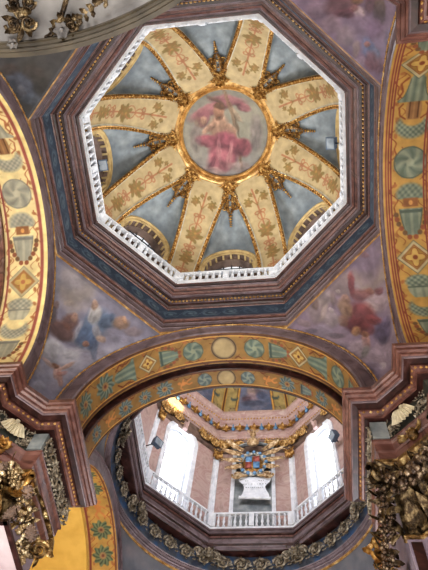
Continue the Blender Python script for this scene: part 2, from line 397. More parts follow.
bands(oc,[([(4.9,19.34),(4.86,19.35),(4.86,19.42)],'marble','bed_moulding'),([(4.86,19.42),(4.8,19.44),(4.8,19.62)],'marble_dark','dark_band'),([(4.8,19.62),(4.79,19.63),(4.79,19.74)],'marble_grey','light_fillet'),
 ([(4.76,19.78),(4.74,19.8),(4.66,19.81)],'marble_dark','dark_band'),([(4.66,19.81),(4.65,19.88),(4.6,19.89)],'marble_grey','light_fillet'),([(4.6,19.89),(4.6,19.97),(4.53,19.985)],'marble','corona'),([(4.53,19.985),(4.5,20.0)],'marble_dark','dark_fillet'),
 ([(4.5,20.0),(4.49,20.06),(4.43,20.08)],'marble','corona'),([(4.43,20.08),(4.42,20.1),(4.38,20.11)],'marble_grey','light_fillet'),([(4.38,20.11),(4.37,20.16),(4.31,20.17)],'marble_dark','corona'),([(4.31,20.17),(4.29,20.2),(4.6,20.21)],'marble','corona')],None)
mb=MB(); beads_on(mb, octpts(4.775,19.75), .042, .12); mb2=MB()
rel(mb.build('gilded_bead_moulding', M['gold_line'], oc), oc)

# ---------------- balustrades
bal_prof=[(.05,0),(.065,.02),(.065,.06),(.03,.09),(.045,.16),(.066,.24),(.05,.33),(.027,.44),(.024,.5),(.05,.52),(.05,.56),(.04,.58)]
def make_balustrade(R, z, yc, h, nb, label, cat='balustrade', group=None):
    ap=R*math.cos(PI/8); half=R*math.sin(PI/8)
    root=empty('balustrade',(0,yc,z),0,label=label,cat=cat)
    def boxpart(name, x, zz, d, m=M['stone']):
        mb=MB(); mb.box((ap+x,0,zz),d); o=mb.build(name,m,root,smooth=False); return o
    boxpart('base', .04, .05, (.15,2*half,.1)); boxpart('handrail', .02, h-.04, (.15,2*half+.04,.08))
    for s in (-1,0,1):
        yy=s*(half-.1)
        mb=MB(); mb.box((ap,yy,.12+(h-.22)/2),(.17,.2,h-.22)); mb.box((ap-.09,yy,.12+(h-.22)/2),(.02,.12,h-.36)); mb.build('pedestal',M['stone'],root,smooth=False)
    me=None
    span=half-.2
    for s in (-1,1):
        for i in range(nb//2):
            yy=s*(.1+ (i+.5)*(span-.1)/(nb//2))
            if me is None:
                mb=MB(); k=(h-.22)/.58; mb.lathe([(r,zz*k) for r,zz in bal_prof],8); o=mb.build('baluster',M['stone'],root); me=o.data
            else: o=link('baluster',me,root)
            o.location=(ap,yy,.12)
    return root
side_name={0:'right',45:'lower right',90:'bottom',135:'lower left',180:'left',225:'upper left',270:'top',315:'upper right'}
b0=make_balustrade(4.24,20.2,0,.78,12,'white stone balustrade along the right side of the large octagonal dome')
for k in range(1,8):
    b0['group']='balustrades of the large dome'; b=copy_tree(b0); b.rotation_euler=(0,0,rad(45*k)); b['label']='white stone balustrade along the %s side of the large octagonal dome'%side_name[45*k]
bc=make_balustrade(4.46,21.0,YC2,.9,12,'x')
bc.rotation_euler=(0,0,rad(90)); bc['group']='balustrades of the small dome'; bc['label']='white stone balustrade below the coat of arms in the smaller bright dome'
for k,t in ((1,'white balustrade running up right below the right arched window of the small dome'),(3,'white balustrade sloping below the left arched window of the small dome'),(4,'steep white balustrade at the left edge of the small dome, below the lamp'),(0,'white balustrade on the small dome, hidden end beside the right pier')):
    b=copy_tree(bc); b.rotation_euler=(0,0,rad(45*k)); b['label']=t

# ---------------- dome shell
BZ,BB=20.8,5.28
def domeR(z): return 4.2*math.sqrt(max(0,1-((z-BZ)/BB)**2)) if z>BZ else 4.2
def ringz(R): return BZ+BB*math.sqrt(max(0,1-(R/4.2)**2))
def ribw(R): return .84-(R-2.0)*.125
phi0=0; phi1=math.asin(math.sqrt(1-(1.93/4.2)**2))
# ribs
def rib_frame(n=150):
    out=[]
    for i in range(n+1):
        ph=phi1*i/n; R_=4.2*math.cos(ph); z=BZ+BB*math.sin(ph); hw=min(ribw(R_),.4142*R_*1.0)
        out.append((R_,z,hw,ph))
    return out
fr=[(4.2,20.25,ribw(4.2),0)]+rib_frame()
ln=[0]
for a,b in zip(fr[:-1],fr[1:]): ln.append(ln[-1]+math.hypot(a[0]-b[0],a[1]-b[1]))
Ltot=ln[-1]
NU=44
P=np.array([[(R_,u*hw,z) for u in np.linspace(-1,1,NU)] for R_,z,hw,ph in fr])
U=np.array([[u*hw for u in np.linspace(-1,1,NU)] for R_,z,hw,ph in fr]); V=np.array([[l]*NU for l in ln])/Ltot*6.2   # v along 0..6.2 m from base to crown
C=np.zeros(P.shape)+np.array((192,188,170)); C=mixc(C,np.clip((fbm(U*3,V*2)-.45)*2,0,1)*.3,(174,168,146))
pk=(150,76,74); gr=(74,72,42); br=(92,62,38); gd=(196,150,70)
C=mixc(C,stroke(U,V,[(0,.7),(0,5.7)],.032),pk)
def bouquet(C,cx,cy,s):
    C=mixc(C,ell(U,V,cx,cy,s*.5,s*.72,0,.25)*.85,(88,78,46))
    for k in range(19):
        a=k*2.4; rr=s*(.25+.75*((k*37)%10)/10)
        C=mixc(C,ell(U,V,cx+rr*.8*math.cos(a),cy+rr*1.15*math.sin(a),s*.36,s*.2,a,.12)*.95,(gr if k%3 else br))
    for k in range(3): C=mixc(C,ell(U,V,cx+s*.3*math.cos(k*2.1),cy+s*.35*math.sin(k*2.1),s*.16,s*.16,0,.3)*.8,(160,128,66) if k%2 else (128,82,56))
    return C
def ribbon(C,cy,s):
    for sx in (-1,1):
        pts=[(sx*(.03+.1*t+.09*math.sin(t*7)),cy-s*.1-t*s+.07*math.cos(t*7)) for t in np.linspace(0,1.6,22)]
        C=mixc(C,stroke(U,V,pts,.02),pk)
        t=np.linspace(0,2*PI,14); C=mixc(C,stroke(U,V,[(sx*(.12+.09*math.cos(a)),cy+.08*math.sin(a)) for a in t],.027),pk)
    return C
C=bouquet(C,0,3.5,.36); C=bouquet(C,0,1.95,.3); C=bouquet(C,0,2.3,.2)
C=ribbon(C,4.55,.55); C=ribbon(C,2.8,.3); C=ribbon(C,1.15,.28)
for sx in (-1,1):
    C=mixc(C,stroke(U,V,[(0,4.9),(sx*.15,5.2),(sx*.3,5.3)],.02),br); C=bouquet(C,sx*.34,5.2,.2); C=bouquet(C,sx*.14,5.5,.1)
    for k in range(3): C=mixc(C,ell(U,V,sx*.09,.95+.2*k,.05,.03,sx*.7,.3),(140,104,70))
C=mixc(C,sm(.05-(np.array([[hw for _ in range(NU)] for R_,z,hw,ph in fr])-np.abs(U)-.12),.03)*.6,(150,120,70))
rib_root=empty('dome_rib',(0,0,20.2),rad(22.5),label='x',cat='rib',group='painted ribs of the large dome')
def parto(o): o.location=(0,0,-20.2); return o
parto(gridmesh('painted_band',P,C,None,rib_root))
mb=MB()
for s in (-1,1):
    pts=[(R_*.992,s*(hw-.05),z-.02) for R_,z,hw,ph in fr[::3]]
    mb2=MB(); mb2.tube(pts,.05,5); 
    acc=0; last=Vector(pts[0])
    dense=[]
    for a,b in zip(pts[:-1],pts[1:]):
        for t in np.linspace(0,1,6,endpoint=False): dense.append(Vector(a).lerp(Vector(b),t))
    acc=0; prev=dense[0]
    k=0
    for p in dense:
        acc+=(p-prev).length
        if acc>.17:
            d=(p-prev).normalized(); acc=0; k+=1
            n=Vector((-p.x,0,-(p.z-BZ)*.6)).normalized()
            mb2.leaf(p-d*.06, d+Vector((0,-s*.5,0)), n, .2,.13,.6,2); mb2.ball(p+n*.05,(.055,.055,.055),5,3)
        prev=p
    parto(mb2.build('gilded_leaf_border',M['gold'],rib_root))
# pale inner reveal on each side of the rib, facing the webs
for s in (-1,1):
    Pq=np.array([[(R_,s*hw,z),(R_+.1*math.cos(ph),s*hw,z+.1*math.sin(ph))] for R_,z,hw,ph in fr])
    parto(gridmesh('side_reveal',Pq,None,M['tan'],rib_root))
ribn={22.5:'right, just below the level of the medallion',67.5:'pointing to the lower right, near the bottom',112.5:'pointing down, just left of centre',157.5:'pointing to the lower left',202.5:'pointing left, just above the medallion level',247.5:'pointing to the upper left, half behind the gallery',292.5:'pointing up, just right of centre',337.5:'pointing to the upper right'}
for k in range(8):
    a=22.5+45*k; o=rib_root if k==0 else copy_tree(rib_root); o.rotation_euler=(0,0,rad(a))
    o['label']='cream painted dome rib %s'%ribn[a]
# webs with lunette windows
def rib_edge(R_,z):
    hw=min(ribw(R_),.4142*R_); c,s=math.cos(rad(22.5)),math.sin(rad(22.5))
    ap=R_*c+hw*s; t=R_*s-hw*c; return ap,max(t,0)
ZS=22.1; aw=1.10; ah=1.42
web=empty('vault_web',(0,0,20.2),0,label='x',cat='vault web',group='webs between the dome ribs')
NV,NUu=40,33
zt=25.62
zs=[ZS+(ringz(1.86)-ZS)*(1-(1-i/NV)**1.0) for i in range(NV+1)]
Pw=np.zeros((NV+1,NUu,3)); Uw=np.zeros((NV+1,NUu)); Vw=np.zeros((NV+1,NUu))
ap0,t0=rib_edge(domeR(ZS),ZS)
for i in range(NV+1):
    v=i/NV; ph=math.asin((ZS-BZ)/BB)+(math.acos(1.86/4.2)-math.asin((ZS-BZ)/BB))*v
    R_=4.2*math.cos(ph); z=BZ+BB*math.sin(ph); ap,t=rib_edge(R_,z)
    for j in range(NUu):
        u=-1+2*j/(NUu-1)
        az=ZS+ah*math.sqrt(max(0,1-u*u)); aap=4.08
        # line from arch point to tip
        tip=np.array([1.78,0,ringz(1.86)])
        A0=np.array([aap,u*t0,az]); Ae=np.array([ap0,math.copysign(t0,u)*1.0,ZS]); E=np.array([ap,math.copysign(t,u),z]); bul=E-(Ae*(1-v)+tip*v)
        f=.62+.38*u*u
        pt=A0*(1-v)+tip*v; pt[0]+=bul[0]*f; pt[2]+=bul[2]*f; pt[1]+=bul[1]*abs(u)
        if abs(u)>.999: pt=E if v>0 else Ae
        Pw[i,j]=pt; Uw[i,j]=u; Vw[i,j]=v
C=np.zeros(Pw.shape)+np.array((118,124,126)); n=fbm(Uw*2+3,Vw*4,5); C=mixc(C,np.clip((n-.45)*3,0,1)*.7,(156,160,158)); C=mixc(C,np.clip((.45-n)*3,0,1)*.6,(82,90,98))
def wpart(o): o.location=(0,0,-20.2); return o
wpart(gridmesh('painted_web',Pw,C,None,web))
def arch_strip(prof,n=28,z0=21.45):
    """prof list of (scale,ap): lunette arch bands"""
    rows=[]
    for sc_,ap in prof:
        row=[(ap,-t0*sc_,z0)]
        for i in range(n+1):
            a=PI-PI*i/n; row.append((ap,t0*sc_*math.cos(a),ZS+ah*sc_*math.sin(a)))
        row.append((ap,t0*sc_,z0)); rows.append(row)
    return np.array(rows)
wpart(gridmesh('archivolt',arch_strip([(1.03,4.02),(1.0,4.0),(.95,4.0),(.94,4.06),(.86,4.07),(.85,4.12)]),None,M['tan'],web,smooth=False))
wpart(gridmesh('reveal',arch_strip([(.85,4.12),(.85,4.3),(.8,4.3),(.8,4.62)]),None,M['brown'],web,smooth=False))
mb=MB(); mb.box((0,0,0),(.18,.07,.07)); dme=mb.build('dentil',M['tan'],web,smooth=False)
for i in range(9):
    a=PI*(i+.5)/9; o=dme if i==0 else dme.copy()
    if i: COL.objects.link(o); o.parent=web
    o.location=(4.2,t0*.83*math.cos(a),ZS+ah*.83*math.sin(a)-20.2)
mb=MB(); n=24
vs=[(4.6,0,21.45)]+[(4.6,-t0*.8,21.45)]+[(4.6,t0*.8*math.cos(PI-PI*i/n),ZS+ah*.8*math.sin(PI-PI*i/n)) for i in range(n+1)]+[(4.6,t0*.8,21.45)]
mb.add(vs,[(0,i,i+1) for i in range(1,len(vs)-1)]); pane=wpart(mb.build('window_pane',M['daylit_soft'],web,smooth=False))
mb=MB()
for x in (-.6,-.3,0,.3,.6):
    hgt=ah*.8*math.sqrt(max(0,1-(x/(.8*t0))**2)) if abs(x)<.8*t0 else 0
    mb.box((4.56,x,(21.45+ZS+hgt)/2),(.04,.04,ZS+hgt-21.45))
for z in (21.6,22.0,22.4,22.9): 
    hw=.8*t0*math.sqrt(max(0,1-((z-ZS)/(ah*.8))**2)) if z>ZS else .8*t0
    mb.box((4.56,0,z),(.04,2*hw,.04))
mb.build('window_lattice',M['iron'],pane,smooth=False)
mb=MB(); mb.box((4.32,0,20.83),(.5,3.6,1.25)); wpart(mb.build('parapet_wall',M['marble_dark'],web,smooth=False))
# cartouche on the web, one part of its own thing
cart=empty('gilded_cartouche',(0,0,20.2),0,label='x',cat='cartouche',group='gilded cartouches of the large dome')
def webc(v):
    i=v*NV; a=int(min(i,NV-1)); f=i-a; p=Pw[a,NUu//2]*(1-f)+Pw[a+1,NUu//2]*f; return Vector(p)
mb=MB(); inw=Vector((-.72,0,-.55)).normalized()
for v in np.linspace(.97,.58,15):
    c=webc(v)+inw*.07; q=(.97-v)/.39; wd=.05+.34*math.sin(PI*min(1,q*1.05))**.8*(.5+.5*q)
    d=(webc(v-.03)-webc(v)).normalized()
    for s in (-1,1):
        mb.leaf(c+Vector((0,s*wd*.15,0)), Vector((0,s,0))*.8+d*.6, inw, wd*.8+.05,.12,.8,2)
        mb.leaf(c+Vector((0,s*wd*.75,0)), Vector((0,s*.5,0))+d, inw, .16,.08,1.0,2)
        mb.ball(c+Vector((0,s*wd,0))+inw*.04, .03+random.random()*.015,5,4)
for v,s0,R_ in ((.86,.1,.08),(.76,.17,.12),(.66,.2,.13)):
    c=webc(v)+inw*.1
    d=(webc(v-.03)-webc(v)).normalized()
    for s in (-1,1): mb.scroll(c+Vector((0,s*s0,0)),(0,s,0),d,R_,1.5,.026)
    mb.ball(c,.05,6,5)
cpart=wpart(mb.build('scrollwork',M['gold'],cart))
mb=MB()
for i,v in enumerate((.54,.495,.455,.42,.39)):
    c=webc(v)+inw*.06; r_=.065-.008*i; mb.ball(c,r_,6,4)
    for s in (-1,1): mb.leaf(c,Vector((0,s,0)),inw,.12-.015*i,.06,.6,1)
wpart(mb.build('drop_finial',M['gold'],cart))
wl={0:'right, with a floodlight in front of it',45:'lower right, over a pale arched lunette',90:'bottom, darkest, over a dark arched lunette',135:'lower left, over a brown arched lunette',180:'left, with a barred lunette and tan arch',225:'upper left, partly behind the gallery edge',270:'top, bright blue-grey',315:'upper right, bright blue-grey'}
for k in range(8):
    a=45*k; o=web if k==0 else copy_tree(web); o.rotation_euler=(0,0,rad(a)); o['label']='blue-grey triangular dome web at the %s'%wl[a]
    o=cart if k==0 else copy_tree(cart); o.rotation_euler=(0,0,rad(a)); o['label']='gilded hanging cartouche on the blue-grey web at the %s of the dome'%side_name[a]
# medallion
med=empty('ceiling_medallion',(0,0,25.6),label='round painted ceiling medallion of a seated pink-robed figure in a gilded ring',cat='medallion')
def mp_(o): o.location=(0,0,-25.76); o.scale=(1.1,1.1,1); return o
n=140; 
rr=np.linspace(0,1.56,76); aa=np.linspace(0,2*PI,181)
P=np.array([[(r*math.cos(a),r*math.sin(a),25.98+.14*(1-(r/1.56)**2)) for a in aa] for r in rr])
X=P[...,0]/1.56; Y=P[...,1]/1.56
# image coordinates on the disc, x to the right, y towards the bottom of the photo
X,Y=X*.995+Y*.09,Y*.995-X*.09
wx=X+.05*(fbm(X*5+3,Y*5)-.5)*2; wy=Y+.05*(fbm(X*5+30,Y*5+8)-.5)*2
n1=fbm(X*2+7,Y*2+3,5); C=np.zeros(P.shape)+np.array((116,111,102)); C=mixc(C,np.clip((n1-.42)*3,0,1)*.7,(148,140,120)); C=mixc(C,np.clip((Y-.1)*1.2,0,1)*.5*np.clip((n1-.2)*2,0,1),(98,90,96)); C=mixc(C,ell(X,Y,.35,-.15,.5,.4,0,1)*.5,(146,140,116))
def mblob(C,x,y,rx,ry,rot,col,al):
    m=ell(wx,wy,x,y,rx,ry,rad(rot),.22)*al
    u=((wx-x)*math.cos(rad(rot))+(wy-y)*math.sin(rad(rot)))/rx; v=(-(wx-x)*math.sin(rad(rot))+(wy-y)*math.cos(rad(rot)))/ry
    sh=1-.22*v+.6*(fbm(u*2.5+x*9,v*1.5+y*9,3)-.5)
    cc=np.asarray(col,float)*np.clip(sh,.55,1.45)[...,None]; return C*(1-m[...,None])+cc*m[...,None]
for q in [(a,b,c*1.0,d,e,tuple(int(x*k) for x,k in zip((f[0]*.86+f[1]*.14,f[1]*.8+f[0]*.2,f[2]*.75+f[0]*.25),(.8,.7,.64))),g) for a,b,c,d,e,f,g in [(-.35,-.52,.5,.13,-25,(168,108,122),.9),(.05,-.72,.4,.12,5,(172,112,128),.85),(.38,-.6,.2,.1,25,(164,104,120),.9),(-.5,-.32,.12,.2,20,(158,100,114),.8),
          (-.2,-.72,.25,.05,30,(120,100,84),.7),(.12,-.5,.05,.62,-20,(146,126,98),.75),(.3,.35,.045,.5,-15,(150,128,96),.8),(.22,-.42,.22,.06,50,(172,160,136),.6),
          (-.15,-.1,.22,.34,0,(186,156,132),.95),(-.38,-.12,.2,.08,-40,(186,154,132),.9),(-.5,-.28,.07,.08,0,(190,158,136),.9),(.1,-.08,.16,.12,40,(182,150,128),.85),
          (-.42,.18,.28,.14,10,(158,76,94),.9),(-.02,.4,.34,.4,15,(166,84,104),.95),(.1,.25,.42,.2,20,(150,72,92),.9),(.42,.32,.2,.2,20,(140,66,82),.9),(-.12,.62,.3,.26,-10,(176,100,118),.9),(.1,.5,.06,.32,10,(206,150,160),.6),(-.14,.42,.05,.32,-5,(196,138,150),.55),(-.3,.66,.06,.2,20,(130,60,78),.6),
          (-.16,-.48,.12,.15,0,(172,134,108),1.0),(-.16,-.6,.13,.07,0,(112,84,62),.9),(-.15,-.36,.09,.08,0,(126,96,74),.7),(-.32,.85,.3,.09,5,(156,148,150),.6),(.35,.75,.3,.12,0,(150,142,146),.6),(-.68,.1,.14,.3,0,(130,124,134),.5),(.7,.0,.14,.4,0,(128,124,140),.5),(-.6,-.25,.12,.12,0,(156,128,110),.5)]]:
    C=mblob(C,*q)
mp_(gridmesh('painted_disc',P,C,None,med))
gring_=mp_(circ_sweep('gilded_ring',[(1.56,25.98),(1.5,25.9),(1.54,25.83),(1.6,25.86),(1.64,25.76),(1.7,25.7),(1.78,25.7),(1.84,25.6),(1.9,25.62)],M['gold_line'],med))
mb=MB()
beads_on(mb,[(1.66*math.cos(2*PI*i/32),1.66*math.sin(2*PI*i/32),25.76) for i in range(33)],.03,.08); mp_(mb.build('bead_ring',M['gold'],med))
for k in range(8):
    a=rad(45*k); mb=MB(); c=Vector((1.82*math.cos(a),1.82*math.sin(a),25.56)); rd=Vector((math.cos(a),math.sin(a),0)); tg=Vector((-rd.y,rd.x,0))
    mb.rosette(c,(0,0,-1),.24,8,.08)
    for s in (-1,1): mb.scroll(c+tg*s*.2+rd*.03+Vector((0,0,-.02)),tg*s,-rd,.1,1.2,.03); mb.leaf(c,tg*s+rd*.7,(0,0,-1),.3,.14,.5,2)
    mb.leaf(c+rd*.1,rd,(0,0,-1),.32,.18,.4,2)
    mp_(mb.build('rosette',M['gold'],med))
# ================================================================== CROSSING: pendentives
FR = {}
FR['NW'] =[
 (0.95, 17.45, -0.62, 0.05, -0.06, -0.31, (158, 146, 136), 0.55),
 (1.41, 17.03, -0.22, 0.14, -0.43, -0.52, (118, 124, 150), 0.5),
 (-0.99, 16.4, -0.69, 0.87, -0.31, -0.23, (140, 140, 158), 0.6),
 (0.17, 15.79, -0.58, 0.19, -0.08, -0.37, (160, 162, 172), 0.7),
 (0.49, 15.79, -0.3, 0.26, -0.14, -0.24, (176, 178, 184), 0.5),
 (-0.14, 16.12, -0.23, 0.18, -0.09, -0.15, (182, 182, 186), 0.5),
 (-0.4, 16.49, -0.23, 0.17, -0.08, -0.11, (170, 170, 180), 0.5),
 (0.21, 14.94, -0.21, 0.21, -0.17, -0.34, (122, 126, 148), 0.5),
 (0.46, 16.45, -0.39, 0.15, -0.09, -0.24, (108, 70, 62), 0.8),
 (0.45, 16.8, -0.18, 0.12, -0.12, -0.15, (126, 78, 62), 0.7),
 (0.99, 16.61, -0.13, 0.1, -0.17, -0.22, (92, 80, 84), 0.8),
 (1.06, 16.86, -0.09, 0.06, -0.07, -0.08, (120, 90, 80), 0.7),
 (0.43, 16.94, -0.08, 0.05, -0.07, -0.08, (172, 132, 112), 0.8),
 (-0.18, 17.09, -0.3, 0.18, -0.23, -0.28, (92, 116, 150), 0.85),
 (-0.16, 16.73, -0.25, 0.06, -0.09, -0.32, (78, 102, 140), 0.9),
 (-0.41, 16.68, -0.14, 0.09, -0.14, -0.21, (70, 92, 130), 0.8),
 (-0.41, 17.28, -0.26, 0.1, -0.08, -0.12, (84, 108, 142), 0.8),
 (0.01, 17.26, -0.14, 0.08, -0.14, -0.15, (176, 172, 168), 0.85),
 (0.19, 17.4, -0.09, 0.04, -0.08, -0.08, (176, 140, 118), 0.95),
 (-0.39, 16.97, -0.05, 0.07, -0.24, -0.14, (158, 150, 150), 0.6),
 (-0.29, 16.56, -0.07, 0.05, -0.05, -0.08, (150, 100, 80), 0.9),
 (-0.57, 16.88, -0.04, 0.07, -0.13, -0.05, (170, 138, 116), 0.8),
 (-0.63, 16.42, -0.07, 0.05, -0.12, -0.19, (84, 98, 130), 0.6),
 (0.1, 16.71, -0.08, 0.02, -0.08, -0.26, (190, 180, 176), 0.4),
 (-0.46, 17.37, -0.07, 0.03, -0.07, -0.07, (70, 88, 120), 0.5),
 (-0.77, 17.43, -0.18, 0.13, -0.1, -0.08, (160, 118, 88), 0.8),
 (-0.79, 17.53, -0.07, 0.03, -0.05, -0.04, (188, 140, 104), 0.9),
 (-1.19, 17.44, -0.22, 0.11, -0.09, -0.08, (140, 118, 120), 0.6),
 (-0.96, 17.15, -0.45, 0.11, -0.04, -0.14, (132, 130, 152), 0.6),
 (-0.08, 15.37, -0.1, 0.05, -0.08, -0.25, (176, 132, 118), 0.85),
 (0.07, 15.52, -0.09, 0.08, -0.05, -0.07, (120, 78, 56), 0.9),
 (-0.19, 15.7, -0.13, 0.22, -0.05, -0.04, (178, 136, 118), 0.8),
 (0.26, 15.39, -0.21, 0.05, -0.01, -0.08, (176, 140, 126), 0.7),
 (-0.27, 15.13, -0.07, 0.05, -0.08, -0.21, (168, 122, 108), 0.8),
 (-0.2, 15.4, -0.11, 0.1, -0.04, -0.08, (166, 96, 80), 0.5),
 (0.84, 16.07, -0.13, 0.11, -0.13, -0.19, (104, 76, 80), 0.5),
 (0.8, 17.12, -0.11, 0.07, -0.05, -0.05, (170, 150, 130), 0.4),
 (0.11, 14.47, -0.17, 0.17, -0.07, -0.16, (146, 150, 166), 0.5),
]
FR['NE'] =[
 (1.12, 17.47, 0.2, -0.14, -0.4, -0.34, (132, 112, 132), 0.6),
 (0.18, 17.57, 0.29, -0.2, -0.22, -0.17, (140, 122, 110), 0.5),
 (0.58, 16.73, 0.25, -0.23, -0.15, -0.18, (178, 154, 158), 0.7),
 (0.36, 16.82, 0.17, -0.15, -0.08, -0.1, (192, 168, 164), 0.6),
 (0.04, 16.8, 0.21, -0.35, -0.3, -0.16, (128, 56, 60), 0.85),
 (-0.26, 16.71, 0.23, -0.2, -0.13, -0.16, (116, 50, 56), 0.85),
 (0.24, 16.48, 0.15, -0.26, -0.11, -0.06, (134, 58, 62), 0.8),
 (-0.1, 16.42, 0.2, -0.18, -0.09, -0.13, (122, 54, 58), 0.7),
 (-0.19, 17.17, 0.13, -0.11, -0.14, -0.15, (150, 116, 88), 0.8),
 (0.01, 17.31, 0.08, -0.06, -0.07, -0.06, (160, 118, 100), 0.8),
 (0.4, 17.38, 0.06, -0.05, -0.2, -0.14, (126, 52, 64), 0.8),
 (0.52, 17.51, 0.05, -0.03, -0.06, -0.04, (150, 80, 80), 0.8),
 (0.42, 17.13, 0.24, -0.14, -0.07, -0.1, (136, 74, 78), 0.7),
 (0.84, 16.9, 0.1, -0.08, -0.07, -0.07, (132, 70, 74), 0.7),
 (0.66, 17.06, 0.08, -0.07, -0.05, -0.06, (150, 92, 80), 0.7),
 (-0.34, 16.57, 0.09, -0.08, -0.08, -0.11, (178, 126, 80), 0.85),
 (-0.46, 17, 0.09, -0.07, -0.1, -0.11, (140, 96, 70), 0.7),
 (-0.83, 17.54, 0.22, -0.14, -0.26, -0.2, (150, 134, 130), 0.55),
 (-0.44, 17.56, 0.17, -0.11, -0.19, -0.14, (160, 146, 138), 0.6),
 (-0.76, 17.65, 0.09, -0.06, -0.09, -0.07, (120, 92, 80), 0.6),
 (-0.69, 17.17, 0.18, -0.13, -0.14, -0.14, (164, 150, 148), 0.6),
 (-1.09, 17.1, 0.24, -0.18, -0.12, -0.13, (130, 120, 140), 0.6),
 (-1.39, 17.53, 0.14, -0.09, -0.07, -0.06, (140, 118, 120), 0.6),
 (-1.37, 17.3, 0.14, -0.1, -0.05, -0.05, (96, 86, 106), 0.6),
 (-0.86, 16.77, 0.19, -0.16, -0.05, -0.06, (96, 86, 98), 0.6),
 (-0.3, 17.41, 0.06, -0.04, -0.15, -0.12, (120, 100, 90), 0.5),
 (-0.77, 17.39, 0.03, -0.06, -0.22, -0.05, (180, 160, 150), 0.5),
 (0.27, 16, 0.11, -0.28, -0.26, -0.11, (88, 76, 108), 0.85),
 (0.47, 16.1, 0.11, -0.11, -0.09, -0.15, (98, 84, 116), 0.6),
 (-0.28, 16.16, 0.1, -0.07, -0.08, -0.22, (174, 120, 108), 0.8),
 (-0.2, 16.34, 0.08, -0.08, -0.05, -0.07, (140, 88, 60), 0.8),
 (-0.54, 16.1, 0.19, -0.18, -0.11, -0.2, (162, 142, 152), 0.6),
 (-0.29, 15.63, 0.23, -0.23, -0.09, -0.18, (154, 134, 150), 0.6),
 (0.03, 15.3, 0.11, -0.13, -0.11, -0.25, (150, 130, 148), 0.6),
 (-0.43, 15.84, 0.06, -0.08, -0.12, -0.14, (120, 120, 110), 0.6),
 (-0.2, 15.09, 0.09, -0.1, -0.05, -0.11, (196, 190, 190), 0.5),
 (-0.42, 15.21, 0.21, -0.22, -0.06, -0.14, (128, 112, 140), 0.6),
 (-0.9, 16.46, 0.17, -0.14, -0.08, -0.1, (136, 120, 138), 0.6),
 (1.35, 17.67, 0.08, -0.05, -0.07, -0.05, (160, 110, 108), 0.5),
 (1.18, 17.59, 0.04, -0.09, -0.05, -0.01, (150, 96, 98), 0.5),
 (-0.55, 17.31, 0.05, -0.03, -0.03, -0.04, (196, 184, 176), 0.5),
 (-0.01, 17.49, 0.04, -0.03, -0.04, -0.03, (200, 190, 180), 0.4),
]
FR['SE'] =[
 (-0.54, 17.42, 0.21, -0.17, 0.12, 0.11, (140, 112, 130), 0.6),
 (-0.19, 17.07, 0.33, -0.15, 0.11, 0.25, (118, 74, 80), 0.8),
 (-0.06, 16.79, 0.09, -0.11, 0.11, 0.13, (150, 104, 70), 0.85),
 (0.03, 17.18, 0.21, -0.1, 0.04, 0.08, (110, 62, 76), 0.7),
 (0.23, 16.98, 0.13, -0.04, 0.03, 0.11, (190, 164, 160), 0.7),
 (0.07, 17.01, 0.06, -0.07, 0.05, 0.05, (146, 90, 90), 0.7),
 (0.25, 16.64, 0.1, -0.14, 0.16, 0.19, (112, 72, 78), 0.7),
 (0.44, 16.49, 0.09, -0.13, 0.15, 0.18, (108, 84, 66), 0.7),
 (0.57, 16.65, 0.09, -0.12, 0.17, 0.19, (96, 80, 84), 0.6),
 (0.46, 17.09, 0.27, -0.07, 0.05, 0.17, (132, 106, 132), 0.6),
 (-0.08, 17.49, 0.23, -0.05, 0.05, 0.16, (142, 116, 124), 0.5),
 (0.38, 17.45, 0.23, -0.04, 0.06, 0.17, (138, 122, 120), 0.5),
 (0.75, 16.99, 0.16, -0.08, 0.11, 0.22, (124, 94, 128), 0.6),
 (0.95, 17.33, 0.05, -0.1, 0.22, 0.09, (92, 106, 146), 0.85),
 (1.2, 17.3, 0.02, -0.08, 0.19, 0.04, (104, 120, 150), 0.7),
 (0.86, 17.29, 0.05, -0.05, 0.05, 0.04, (160, 100, 90), 0.8),
 (1.21, 17.42, 0.05, -0.11, 0.2, 0.07, (128, 82, 92), 0.7),
 (1.41, 17.36, 0.06, -0.06, 0.17, 0.12, (140, 96, 110), 0.6),
 (1.04, 17.59, 0.08, -0.07, 0.11, 0.06, (150, 128, 140), 0.5),
 (1.09, 16.82, 0.06, -0.08, 0.18, 0.19, (94, 90, 120), 0.5),
 (0.76, 17.48, 0.05, -0.04, 0.11, 0.09, (150, 130, 110), 0.5),
]
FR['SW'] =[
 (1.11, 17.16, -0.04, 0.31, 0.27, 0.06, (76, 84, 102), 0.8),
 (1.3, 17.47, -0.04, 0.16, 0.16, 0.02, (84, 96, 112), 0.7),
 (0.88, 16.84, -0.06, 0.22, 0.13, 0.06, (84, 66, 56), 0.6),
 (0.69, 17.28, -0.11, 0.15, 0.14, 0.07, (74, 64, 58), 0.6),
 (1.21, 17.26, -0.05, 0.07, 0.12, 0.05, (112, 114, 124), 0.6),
 (0.87, 17.49, -0.1, 0.11, 0.19, 0.08, (62, 58, 52), 0.6),
]

